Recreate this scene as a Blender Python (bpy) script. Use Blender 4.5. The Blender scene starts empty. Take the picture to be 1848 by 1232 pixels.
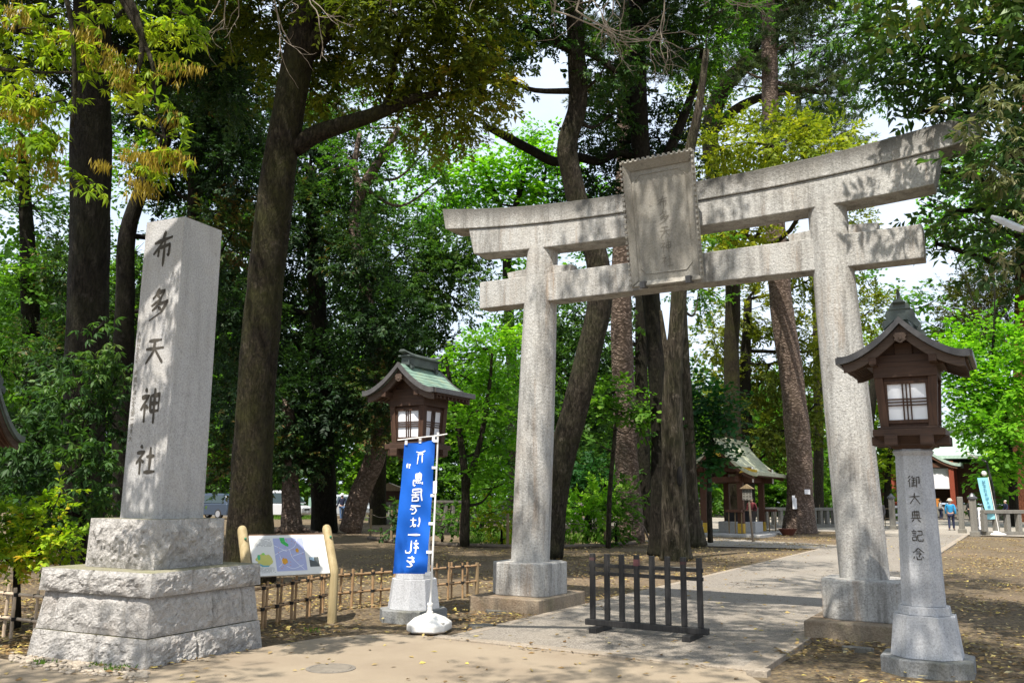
import bpy, bmesh, math, random
import numpy as np
from mathutils import Vector, Matrix, Euler, noise
random.seed(7)
rng = np.random.default_rng(11)
S = bpy.context.scene
COL = S.collection
R = math.radians

# ------------------------------------------------------------------ camera model (world: X along the gate, Y along the path)
F, PW, PH = 1572., 1848, 1232
YAW, PITCH, ROLL, HC = R(29.9), R(10.1), R(.52), 1.6
CM = (Matrix.Rotation(YAW, 3, 'Z') @ Matrix.Rotation(math.pi/2 + PITCH, 3, 'X') @ Matrix.Rotation(ROLL, 3, 'Z'))
CAM = Vector((0, 0, HC))
def ray(px, py): return CM @ Vector(((px - PW/2)/F, -(py - PH/2)/F, -1.))
def G(px, py, z=0.):
    d = ray(px, py); return CAM + d*((z - HC)/d.z)
def D(px, py, depth): return CAM + ray(px, py)*depth
def depth_of(p): return -((CM.transposed() @ (Vector(p) - CAM)).z)

# ------------------------------------------------------------------ object helpers
def thing(name, label, cat, loc=(0, 0, 0), rz=0., group=None):
    o = bpy.data.objects.new(name, None); COL.objects.link(o)
    o.location = loc; o.rotation_euler = (0, 0, rz); o.empty_display_size = .2
    return tag(o, label, cat, group)
def tag(o, label=None, cat=None, group=None, kind=None):
    if label: o['label'] = label
    if cat: o['category'] = cat
    if group: o['group'] = group
    if kind: o['kind'] = kind
    return o
class MB:
    def __init__(s): s.v = []; s.f = []; s.m = []; s.cur = 0
    def add(s, vs, fs):
        b = len(s.v); s.v += [tuple(p) for p in vs]
        for f in fs: s.f.append(tuple(i + b for i in f)); s.m.append(s.cur)
        return s
    def hexa(s, p):   # 8 points: bottom ring ccw, top ring ccw
        return s.add(p, [(3, 2, 1, 0), (4, 5, 6, 7), (0, 1, 5, 4), (1, 2, 6, 5), (2, 3, 7, 6), (3, 0, 4, 7)])
    def box(s, c, d, rot=None):
        x, y, z = [k/2 for k in d]
        p = [Vector(q) for q in ((-x, -y, -z), (x, -y, -z), (x, y, -z), (-x, y, -z), (-x, -y, z), (x, -y, z), (x, y, z), (-x, y, z))]
        if rot is not None: p = [rot @ q for q in p]
        return s.hexa([q + Vector(c) for q in p])
    def frustum(s, c, w0, d0, w1, d1, z0, z1):
        x, y = c
        return s.hexa([(x-w0/2, y-d0/2, z0), (x+w0/2, y-d0/2, z0), (x+w0/2, y+d0/2, z0), (x-w0/2, y+d0/2, z0),
                       (x-w1/2, y-d1/2, z1), (x+w1/2, y-d1/2, z1), (x+w1/2, y+d1/2, z1), (x-w1/2, y+d1/2, z1)])
    def loft(s, rings, cap=True):
        n = len(rings[0]); b = len(s.v)
        vs = [p for r in rings for p in r]; fs = []
        for i in range(len(rings)-1):
            for j in range(n):
                k = (j+1) % n; fs.append((i*n+j, i*n+k, (i+1)*n+k, (i+1)*n+j))
        if cap:
            fs.append(tuple(range(n))[::-1]); fs.append(tuple((len(rings)-1)*n + j for j in range(n)))
        return s.add(vs, fs)
    def lathe(s, prof, n=24, c=(0, 0), rot=0.):
        return s.loft([[(c[0] + r*math.cos(2*math.pi*j/n + rot), c[1] + r*math.sin(2*math.pi*j/n + rot), z) for j in range(n)] for r, z in prof])
    def tube(s, pts, rad, n=8):
        pts = [Vector(p) for p in pts]
        if not hasattr(rad, '__len__'): rad = [rad]*len(pts)
        up = Vector((0, 0, 1)); rings = []
        for i, p in enumerate(pts):
            t = (pts[min(i+1, len(pts)-1)] - pts[max(i-1, 0)])
            if t.length < 1e-9: t = Vector((0, 0, 1))
            t.normalize()
            if i == 0:
                a = t.cross(up if abs(t.z) < .9 else Vector((1, 0, 0))).normalized()
            else:
                a = (a - t*a.dot(t)); a = a.normalized() if a.length > 1e-6 else t.cross(Vector((1, 0, 0))).normalized()
            b = t.cross(a)
            rings.append([p + (a*math.cos(2*math.pi*j/n) + b*math.sin(2*math.pi*j/n))*rad[i] for j in range(n)])
        return s.loft(rings)
    def prism(s, outline, axis, a, b):  # outline 2-D, extruded along axis ('x','y','z')
        def p3(q, k):
            return {'x': (k, q[0], q[1]), 'y': (q[0], k, q[1]), 'z': (q[0], q[1], k)}[axis]
        return s.loft([[p3(q, a) for q in outline], [p3(q, b) for q in outline]])
    def sphere(s, c, r, nu=12, nv=8):
        if not hasattr(r, '__len__'): r = (r, r, r)
        rings = []
        for i in range(nv+1):
            t = -math.pi/2 + math.pi*i/nv; k = max(math.cos(t), .02)
            rings.append([(c[0] + r[0]*k*math.cos(2*math.pi*j/nu), c[1] + r[1]*k*math.sin(2*math.pi*j/nu), c[2] + r[2]*math.sin(t)) for j in range(nu)])
        return s.loft(rings)
    def build(s, name, mat, parent=None, bevel=0., smooth=False, seg=2):
        me = bpy.data.meshes.new(name); me.from_pydata(s.v, [], s.f)
        mats = mat if isinstance(mat, (list, tuple)) else [mat]
        for m in mats: me.materials.append(m)
        if len(mats) > 1: me.polygons.foreach_set('material_index', s.m)
        bm = bmesh.new(); bm.from_mesh(me); bmesh.ops.recalc_face_normals(bm, faces=bm.faces); bm.to_mesh(me); bm.free()
        if smooth: me.polygons.foreach_set('use_smooth', [True]*len(me.polygons)); me.update()
        o = bpy.data.objects.new(name, me); COL.objects.link(o); o.parent = parent
        if smooth == 'auto':
            try:
                me.set_sharp_from_angle(angle=R(40))
            except Exception: pass
        if bevel:
            b = o.modifiers.new('bevel', 'BEVEL'); b.width = bevel; b.segments = seg; b.limit_method = 'ANGLE'; b.angle_limit = R(35); b.harden_normals = False
        return o
def copy_tree(o, parent=None):
    c = o.copy(); COL.objects.link(c); c.parent = parent
    for ch in o.children: copy_tree(ch, c)
    return c
def np_mesh(name, verts, nper, mat, parent=None, attrs=None):
    """verts (N*nper,3): N separate faces of nper corners; attrs: face float attributes"""
    me = bpy.data.meshes.new(name); n = len(verts)//nper
    me.vertices.add(len(verts)); me.vertices.foreach_set('co', np.ascontiguousarray(verts, dtype=np.float32).ravel())
    me.loops.add(n*nper); me.loops.foreach_set('vertex_index', np.arange(n*nper, dtype=np.int32))
    me.polygons.add(n); me.polygons.foreach_set('loop_start', np.arange(0, n*nper, nper, dtype=np.int32))
    me.update(calc_edges=True); me.validate()
    for k, a in (attrs or {}).items():
        at = me.attributes.new(k, 'FLOAT', 'FACE'); at.data.foreach_set('value', np.ascontiguousarray(a, dtype=np.float32))
    for m in (mat if isinstance(mat, list) else [mat]): me.materials.append(m)
    o = bpy.data.objects.new(name, me); COL.objects.link(o); o.parent = parent
    return o

# ------------------------------------------------------------------ materials
class NT:
    def __init__(s, name):
        s.mat = bpy.data.materials.new(name); s.mat.use_nodes = True; s.t = s.mat.node_tree
        s.out = s.t.nodes['Material Output']; s.b = s.t.nodes['Principled BSDF']; s._c = None
    def n(s, typ, **kw):
        x = s.t.nodes.new(typ)
        for k, v in kw.items():
            if k[0] == '_': setattr(x, k[1:], v)
            else: x.inputs[k].default_value = v
        return x
    def l(s, a, b): s.t.links.new(a, b)
    def co(s, scale=None, kind='Object'):
        if s._c is None: s._c = s.n('ShaderNodeTexCoord')
        o = s._c.outputs[kind]
        if scale is not None:
            m = s.n('ShaderNodeMapping'); m.inputs['Scale'].default_value = scale; s.l(o, m.inputs[0]); o = m.outputs[0]
        return o
    def noise(s, scale, detail=4., rough=.55, co=None, dist=0.):
        x = s.n('ShaderNodeTexNoise', Scale=scale, Detail=detail, Roughness=rough, Distortion=dist); s.l(co if co is not None else s.co(), x.inputs['Vector']); return x.outputs['Fac']
    def voro(s, scale, co=None, feat='F1', out='Distance', rnd=1.):
        x = s.n('ShaderNodeTexVoronoi', _feature=feat, Scale=scale, Randomness=rnd); s.l(co if co is not None else s.co(), x.inputs['Vector']); return x.outputs[out]
    def ramp(s, fac, stops, interp='LINEAR'):
        x = s.n('ShaderNodeValToRGB'); r = x.color_ramp; r.interpolation = interp
        while len(r.elements) < len(stops): r.elements.new(.5)
        for e, (p, c) in zip(r.elements, stops):
            e.position = p; e.color = (*c, 1) if hasattr(c, '__len__') else (c, c, c, 1)
        s.l(fac, x.inputs[0]); return x.outputs[0]
    def mix(s, fac, a, b, mode='MIX'):
        x = s.n('ShaderNodeMix', _data_type='RGBA', _blend_type=mode)
        for k, v in ((0, fac), (6, a), (7, b)):
            if hasattr(v, 'is_linked') or hasattr(v, 'links'): s.l(v, x.inputs[k])
            elif k == 0: x.inputs[0].default_value = v
            else: x.inputs[k].default_value = (*v, 1) if len(v) == 3 else v
        return x.outputs[2]
    def math(s, op, a, b=None):
        x = s.n('ShaderNodeMath', _operation=op)
        for k, v in ((0, a), (1, b)):
            if v is None: continue
            if hasattr(v, 'links'): s.l(v, x.inputs[k])
            else: x.inputs[k].default_value = v
        return x.outputs[0]
    def bump(s, h, strength=.5, dist=.01, prev=None):
        x = s.n('ShaderNodeBump', Strength=strength, Distance=dist); s.l(h, x.inputs['Height'])
        if prev is not None: s.l(prev, x.inputs['Normal'])
        return x.outputs[0]
    def fin(s, col=None, rough=.7, nor=None, spec=.5, metal=0.):
        if col is not None:
            if hasattr(col, 'links'): s.l(col, s.b.inputs['Base Color'])
            else: s.b.inputs['Base Color'].default_value = (*col, 1)
        if hasattr(rough, 'links'): s.l(rough, s.b.inputs['Roughness'])
        else: s.b.inputs['Roughness'].default_value = rough
        s.b.inputs['Specular IOR Level'].default_value = spec; s.b.inputs['Metallic'].default_value = metal
        if nor is not None: s.l(nor, s.b.inputs['Normal'])
        return s.mat

def granite(name, light, dark, scale=1., stain=(.28, .22, .17), stain_amt=.5, grime=.5, bump=.6, moss=0., rust=0., lichen=None):
    t = NT(name)
    sp = t.noise(52*scale, 6, .8); v = t.voro(85*scale)
    c = t.ramp(sp, [(.28, [k*.45 for k in dark]), (.40, dark), (.53, light), (.72, [min(1, k*1.15) for k in light])])
    c = t.mix(t.ramp(v, [(.0, .55), (.22, 0.)]), c, [k*.35 for k in dark])
    big = t.noise(1.7, 6, .65)
    c = t.mix(t.ramp(big, [(.45, 0.), (.75, stain_amt)]), c, stain)
    c = t.mix(t.ramp(t.noise(.9, 5, .6), [(.38, .35), (.6, 0.)]), c, [k*.62 for k in light])
    c = t.mix(t.ramp(t.noise(7, 6, .75), [(.60, 0.), (.70, .45)]), c, [k*.4 for k in dark])
    st = t.noise(2.2, 6, .7, co=t.co((3.2, 3.2, .35)))
    c = t.mix(t.ramp(st, [(.47, 0.), (.72, grime)]), c, (.075, .07, .062))
    if moss:
        c = t.mix(t.ramp(t.noise(2.6, 7, .7), [(.52, 0.), (.7, moss)]), c, (.16, .17, .06))
    if rust:   # rusty run-off streaks
        c = t.mix(t.ramp(t.noise(2.0, 5, .65, co=t.co((2.6, 2.6, .22))), [(.56, 0.), (.74, rust)]), c, (.27, .175, .10))
    if lichen:  # dark lichen growing down from the weathered top edge
        sx = t.n('ShaderNodeSeparateXYZ'); t.l(t.co(), sx.inputs[0]); e = t.math('MULTIPLY', t.math('POWER', t.math('DIVIDE', t.math('ABSOLUTE', sx.outputs[0]), 3.86), 2.4), .27)
        hgt_ = t.math('SUBTRACT', sx.outputs[2], e)
        gz = t.math('DIVIDE', t.math('SUBTRACT', hgt_, lichen[0]), lichen[1] - lichen[0])
        f = t.math('MULTIPLY', t.ramp(gz, [(0., 0.), (1., 1.)]), t.ramp(t.math('ADD', t.noise(3.2, 7, .75, co=t.co((1, 1, .5))), t.math('MULTIPLY', gz, .18)), [(.40, 0.), (.58, .9)]))
        c = t.mix(f, c, (.095, .09, .08))
    nb = t.bump(t.noise(30*scale, 7, .75), bump, .022, t.bump(big, .25, .05))
    return t.fin(c, .85, nb, .25)
def rockface(name, light, dark):
    t = NT(name)
    a = t.noise(5, 8, .72); b = t.noise(16, 6, .7, dist=.6)
    c = t.ramp(a, [(.3, dark), (.48, light), (.7, [k*1.12 for k in light])])
    c = t.mix(t.ramp(b, [(.28, .75), (.42, 0.)]), c, [k*.42 for k in dark])
    c = t.mix(t.ramp(t.noise(1.3, 6, .7), [(.55, 0.), (.75, .55)]), c, (.30, .22, .15))
    c = t.mix(t.ramp(t.noise(110, 3, .7), [(.3, .5), (.48, 0.)]), c, (.10, .10, .10))
    c = t.mix(t.ramp(t.noise(1.9, 6, .7, co=t.co((2.5, 2.5, 1.))), [(.56, 0.), (.72, .6)]), c, (.10, .098, .09))
    nb = t.bump(b, 1., .06, t.bump(t.noise(55, 6, .75), .7, .016))
    return t.fin(c, .9, nb, .2)
def flat(name, col, rough=.6, var=.12, scale=9., spec=.4, metal=0., bump=0.):
    t = NT(name)
    n = t.noise(scale, 5, .6)
    c = t.mix(t.ramp(n, [(.3, 0.), (.7, 1.)]), [k*(1-var) for k in col], [min(1, k*(1+var)) for k in col])
    return t.fin(c, rough, t.bump(t.noise(scale*6, 4, .6), bump, .004) if bump else None, spec, metal)
def wood(name, a, b, axis=2, scale=1., rough=.65):
    t = NT(name); sc = [22*scale]*3; sc[axis] = 1.2*scale
    n = t.noise(2.2, 6, .65, co=t.co(sc), dist=.4)
    c = t.ramp(n, [(.3, a), (.7, b)])
    c = t.mix(t.ramp(t.noise(3, 5, .6), [(.5, 0.), (.8, .5)]), c, [k*.55 for k in a])
    return t.fin(c, rough, t.bump(n, .35, .004), .3)
def bark(name, a, b, moss=(.05, .055, .02), moss_amt=.5, cell=9., zs=.22, depth=.08, scaly=False):
    t = NT(name)
    co = t.co((1, 1, zs))
    n = t.noise(cell, 7, .7, co=co, dist=.8)
    if scaly:
        dv = t.n('ShaderNodeTexNoise', Scale=2.3, Detail=4.); t.l(t.co(), dv.inputs['Vector']); av = t.n('ShaderNodeVectorMath', _operation='MULTIPLY_ADD'); t.l(dv.outputs['Color'], av.inputs[0]); av.inputs[1].default_value = (.5, .5, .5); t.l(t.co((1, 1, 1.25)), av.inputs[2]); v = t.voro(cell*1.15, co=av.outputs[0], rnd=1.)
        h = t.math('ADD', t.ramp(v, [(.0, .7), (.6, 0.)]), t.math('MULTIPLY', n, .7))
        c = t.mix(t.ramp(v, [(.15, 1.), (.7, 0.)]), [k*.55 for k in a], b); c = t.mix(t.ramp(n, [(.35, 0.), (.7, .7)]), c, a)
    else:
        n2 = t.noise(cell*2.2, 6, .7, co=t.co((1, 1, zs*.5)), dist=.5); h = t.math('ADD', t.math('MULTIPLY', t.ramp(n2, [(.36, 0.), (.52, 1.)]), .6), n); c = t.ramp(n, [(.32, [k*.4 for k in a]), (.5, a), (.72, b)])
        c = t.mix(t.ramp(n2, [(.34, .85), (.47, 0.)]), c, [k*.22 for k in a])
    c = t.mix(t.ramp(t.noise(1.1, 6, .7), [(.42, 0.), (.66, moss_amt)]), c, moss)
    c = t.mix(t.ramp(t.noise(2.7, 6, .75), [(.6, 0.), (.72, .6)]), c, [min(1, k*1.7+.02) for k in b])
    return t.fin(c, .9, t.bump(h, .9, depth), .15)
def leafmat(name, stops, trans=.4, tcol=(1.25, 1.45, .5), rough=.5, spec=.22):
    t = NT(name)
    at = t.n('ShaderNodeAttribute', _attribute_name='tint')
    c = t.ramp(at.outputs['Fac'], stops)
    t.fin(c, rough, None, spec)
    tr = t.n('ShaderNodeBsdfTranslucent'); tc = t.mix(1., c, tcol, 'MULTIPLY'); t.l(tc, tr.inputs['Color'])
    m = t.n('ShaderNodeMixShader', Fac=trans); t.l(t.b.outputs[0], m.inputs[1]); t.l(tr.outputs[0], m.inputs[2]); t.l(m.outputs[0], t.out.inputs[0])
    return t.mat

M = {}
M['granite_gate'] = granite('weathered_gate_granite', (.50, .49, .465), (.32, .31, .29), .85, (.33, .285, .235), .6, .7, 1., 0., .6)
M['granite_lintel'] = granite('lichen_edged_gate_granite', (.49, .48, .455), (.31, .30, .28), .85, (.33, .285, .235), .6, .8, 1., 0., .35, (5.66, 5.95))
M['granite_slab'] = granite('brown_stained_granite', (.32, .26, .19), (.2, .155, .11), .9, (.17, .11, .065), .85, .55, .8, .3)
M['granite_pillar'] = granite('fine_grey_granite', (.47, .465, .46), (.31, .305, .30), 1.15, (.38, .34, .28), .5, .3, .45)
M['granite_blue'] = granite('pale_blue_granite', (.49, .495, .51), (.33, .335, .345), 1.2, (.33, .34, .34), .35, .22, .4)
M['granite_plinth'] = granite('damp_grey_granite', (.28, .285, .285), (.16, .165, .165), 1.1, (.13, .12, .085), .7, .5, .6, .3)
M['granite_old'] = granite('old_fence_granite', (.21, .20, .175), (.12, .115, .10), .7, (.2, .17, .12), .5, .6, .6)
M['rock'] = rockface('rock_faced_granite', (.52, .495, .465), (.29, .275, .255))
M['plaque'] = granite('plaque_stone', (.33, .315, .28), (.24, .225, .195), 1.1, (.30, .25, .18), .45, .35, .35)
M['engrave'] = flat('dark_engraving', (.055, .048, .038), .9, .3)
M['engrave_soft'] = flat('worn_engraving', (.17, .155, .13), .9, .3)
M['engrave_faint'] = flat('faint_engraving', (.175, .16, .135), .9, .3)
M['dark_wood'] = wood('dark_stained_wood', (.035, .018, .011), (.085, .042, .024))
M['dark_wood_x'] = wood('dark_stained_wood_across', (.035, .019, .012), (.078, .042, .026), 0)
M['barge_wood'] = wood('weathered_barge_board', (.05, .033, .024), (.105, .072, .052), 0)
M['roof_edge'] = flat('dark_copper_edge', (.085, .08, .078), .45, .25, 14, .5, .25)
M['paper'] = flat('white_paper_pane', (.74, .76, .80), .5, .04, 4)
M['black_wood'] = wood('black_painted_wood', (.010, .010, .011), (.042, .040, .038), 2, 1., .5)
M['iron'] = flat('grey_iron', (.12, .12, .125), .5, .2, 20, .5, .6)
M['white_plastic'] = flat('white_plastic', (.72, .70, .66), .45, .06, 7)
M['white_tab'] = flat('white_cloth', (.75, .75, .76), .8, .04)
M['blue_cloth'] = flat('blue_banner_cloth', (.006, .095, .46), .75, .12, 3., .25)
M['cyan_cloth'] = flat('pale_blue_cloth', (.25, .55, .62), .8, .1, 3., .2)
M['print_white'] = flat('white_print', (.78, .80, .86), .8, .03)
M['print_cyan'] = flat('blue_print', (.05, .18, .28), .8, .1)
M['post_wood'] = wood('pale_treated_timber', (.27, .205, .10), (.40, .32, .18), 2, .7)
M['board'] = flat('white_board', (.70, .695, .665), .35, .03, 3.)
M['bamboo'] = flat('weathered_bamboo', (.31, .195, .10), .5, .35, 10.)
M['bamboo_l'] = flat('pale_bamboo', (.47, .37, .27), .5, .3, 10.)
M['twine'] = flat('black_twine', (.012, .011, .01), .9)
M['stake'] = wood('weathered_stake', (.16, .11, .06), (.28, .21, .12))
M['log'] = wood('grey_log', (.09, .07, .05), (.17, .135, .10), 0)
M['vermilion'] = wood('brown_red_timber', (.065, .03, .018), (.115, .052, .03))
M['gold'] = flat('gilt_metal', (.62, .40, .05), .35, .15, 12., .5, .55)
M['chalk'] = flat('white_painted_ends', (.75, .73, .68), .6)
M['copper_pale'] = None
M['concrete'] = flat('grey_concrete', (.38, .37, .35), .85, .15, 14., .2, 0., .4)
M['red_cloth'] = flat('red_cloth', (.5, .02, .03), .8)
M['skin'] = flat('skin', (.50, .31, .22), .6, .06)
M['hair_grey'] = flat('grey_hair', (.45, .42, .38), .8); M['hair_black'] = flat('black_hair', (.02, .017, .015), .6)
M['cl_blue'] = flat('bright_blue_shirt', (.02, .22, .42), .85); M['cl_navy'] = flat('navy_trousers', (.015, .02, .05), .85)
M['cl_black'] = flat('black_clothes', (.012, .012, .014), .85); M['cl_white'] = flat('white_shirt', (.7, .7, .72), .85)
M['cl_lilac'] = flat('lilac_top', (.42, .38, .52), .85); M['cl_beige'] = flat('beige_hat', (.6, .52, .40), .85); M['cl_jeans'] = flat('blue_jeans', (.05, .09, .17), .85)
M['cl_maroon'] = flat('maroon_shirt', (.14, .025, .03), .85)
M['car_white'] = flat('white_car_paint', (.5, .5, .51), .22, .02, 2., .6); M['car_silver'] = flat('silver_car_paint', (.45, .47, .48), .25, .03, 2., .6, .4)
M['car_dark'] = flat('dark_blue_car_paint', (.03, .045, .07), .22, .02, 2., .6)
M['glass'] = flat('tinted_car_glass', (.02, .035, .035), .08, .02, 2., .8); M['rubber'] = flat('tyre_rubber', (.015, .015, .015), .9); M['rim'] = flat('alloy_rim', (.45, .45, .46), .3, .05, 5., .5, .7)
M['lamp_glass'] = flat('clear_headlight', (.7, .72, .75), .1, .02, 2., .8)
M['green_glass'] = flat('green_bin_plastic', (.22, .34, .28), .4)

def copper(name, a, b, c_):
    t = NT(name)
    c = t.ramp(t.noise(5, 6, .65), [(.3, a), (.5, b), (.7, c_)])
    c = t.mix(t.ramp(t.noise(2.5, 6, .7, co=t.co((6, .8, 6))), [(.5, 0.), (.75, .6)]), c, (.07, .075, .06))
    return t.fin(c, .6, t.bump(t.noise(30, 4, .6), .2, .004), .35)
M['copper'] = copper('green_copper', (.11, .19, .15), (.19, .29, .235), (.26, .31, .19))
M['copper_dark'] = copper('dark_copper', (.035, .045, .043), (.065, .08, .075), (.10, .125, .11))
M['copper_pale'] = copper('pale_copper', (.30, .31, .21), (.40, .41, .28), (.5, .5, .36))
M['copper_hall'] = copper('hall_copper', (.24, .33, .28), (.33, .42, .36), (.42, .5, .44))

# leaves (per-leaf natural variation only)
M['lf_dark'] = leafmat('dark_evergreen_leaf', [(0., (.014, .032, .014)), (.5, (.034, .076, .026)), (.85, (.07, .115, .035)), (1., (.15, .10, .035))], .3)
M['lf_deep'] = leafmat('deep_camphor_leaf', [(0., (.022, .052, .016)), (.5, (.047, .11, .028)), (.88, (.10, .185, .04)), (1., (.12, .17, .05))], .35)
M['lf_mid'] = leafmat('mid_green_leaf', [(0., (.045, .11, .018)), (.5, (.095, .215, .025)), (1., (.20, .33, .04))], .52)
M['lf_maple'] = leafmat('fresh_maple_leaf', [(0., (.075, .20, .015)), (.5, (.16, .36, .022)), (1., (.31, .50, .04))], .55)
M['lf_maple_dark'] = leafmat('dark_maple_leaf', [(0., (.014, .06, .016)), (.6, (.026, .095, .025)), (1., (.06, .15, .035))], .4)
M['lf_olive'] = leafmat('spring_oak_leaf', [(0., (.05, .08, .013)), (.4, (.12, .165, .018)), (.8, (.24, .27, .026)), (1., (.30, .22, .035))], .5, (1.25, 1.2, .5))
M['lf_gold'] = leafmat('olive_gold_leaf', [(0., (.06, .09, .014)), (.5, (.15, .20, .022)), (1., (.30, .31, .035))], .5, (1.25, 1.2, .5))
M['lf_yellow'] = leafmat('yellow_oak_leaf', [(0., (.11, .17, .016)), (.5, (.23, .31, .022)), (1., (.42, .43, .035))], .5, (1.2, 1.15, .5))
M['lf_fresh'] = leafmat('fresh_drooping_leaf', [(0., (.13, .24, .016)), (.5, (.25, .38, .024)), (1., (.42, .50, .045))], .52, (1.25, 1.2, .5))
M['lf_catkin'] = leafmat('brown_catkin', [(0., (.22, .17, .014)), (1., (.44, .33, .035))], .35, (1.1, 1., .6))
M['lf_pine'] = leafmat('pine_needle', [(0., (.035, .06, .022)), (.6, (.07, .105, .035)), (1., (.13, .14, .05))], .25)
M['lf_cedar'] = leafmat('cedar_spray', [(0., (.04, .05, .015)), (.6, (.08, .085, .022)), (1., (.13, .11, .03))], .3)
M['lf_near'] = leafmat('glossy_oak_leaf', [(0., (.03, .065, .02)), (.55, (.062, .135, .034)), (.85, (.13, .22, .045)), (1., (.26, .26, .10))], .35, rough=.42, spec=.3)
M['lf_pale'] = leafmat('pale_new_leaf', [(0., (.10, .13, .045)), (.6, (.22, .23, .11)), (1., (.36, .33, .20))], .4, (1.1, 1.1, .8))
M['lf_bush'] = leafmat('bright_bush_leaf', [(0., (.10, .20, .015)), (.5, (.26, .40, .02)), (.85, (.50, .54, .035)), (1., (.60, .36, .06))], .4)
M['lf_grass'] = leafmat('grass_blade', [(0., (.05, .11, .015)), (1., (.14, .26, .03))], .4)
M['lf_fallen'] = leafmat('fallen_leaf', [(0., (.12, .07, .03)), (.35, (.22, .14, .06)), (.7, (.38, .29, .12)), (.9, (.50, .40, .09)), (1., (.42, .36, .2))], .15, (1, 1, .8), .7, .2)
M['bark_dark'] = bark('dark_mossy_bark', (.026, .020, .013), (.058, .046, .031), (.045, .046, .013), .75, 13., .5, .05)
M['bark_grey'] = bark('grey_brown_bark', (.042, .034, .024), (.105, .088, .066), (.04, .045, .016), .55, 12., .4, .06)
M['bark_pine'] = bark('scaly_pine_bark', (.12, .085, .065), (.25, .19, .155), (.08, .065, .04), .3, 7., .5, .06, True)
M['bark_red'] = bark('red_cedar_bark', (.17, .06, .03), (.30, .12, .065), (.1, .06, .03), .2, 14., .12)
M['bark_pale'] = bark('pale_streaked_bark', (.065, .053, .038), (.19, .16, .12), (.045, .05, .018), .55)
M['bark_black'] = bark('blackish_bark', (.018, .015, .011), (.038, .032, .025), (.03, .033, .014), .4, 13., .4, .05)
M['twig'] = flat('pale_twig', (.22, .18, .14), .8, .25, 12.)
SUN_AZ_DEG, SUN_EL_DEG, SUN_E, SKY_STR, EXPO, CLOUD = -156, 60, 4.5, .13, .97, (4.1, 4.6, 5.4)
def zat(px, py, X, Y):
    d = ray(px, py); t = (X*d.x + Y*d.y)/(d.x**2 + d.y**2); return HC + t*d.z
def onY(px, py, Y):
    d = ray(px, py); return CAM + d*((Y - CAM.y)/d.y)

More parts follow.
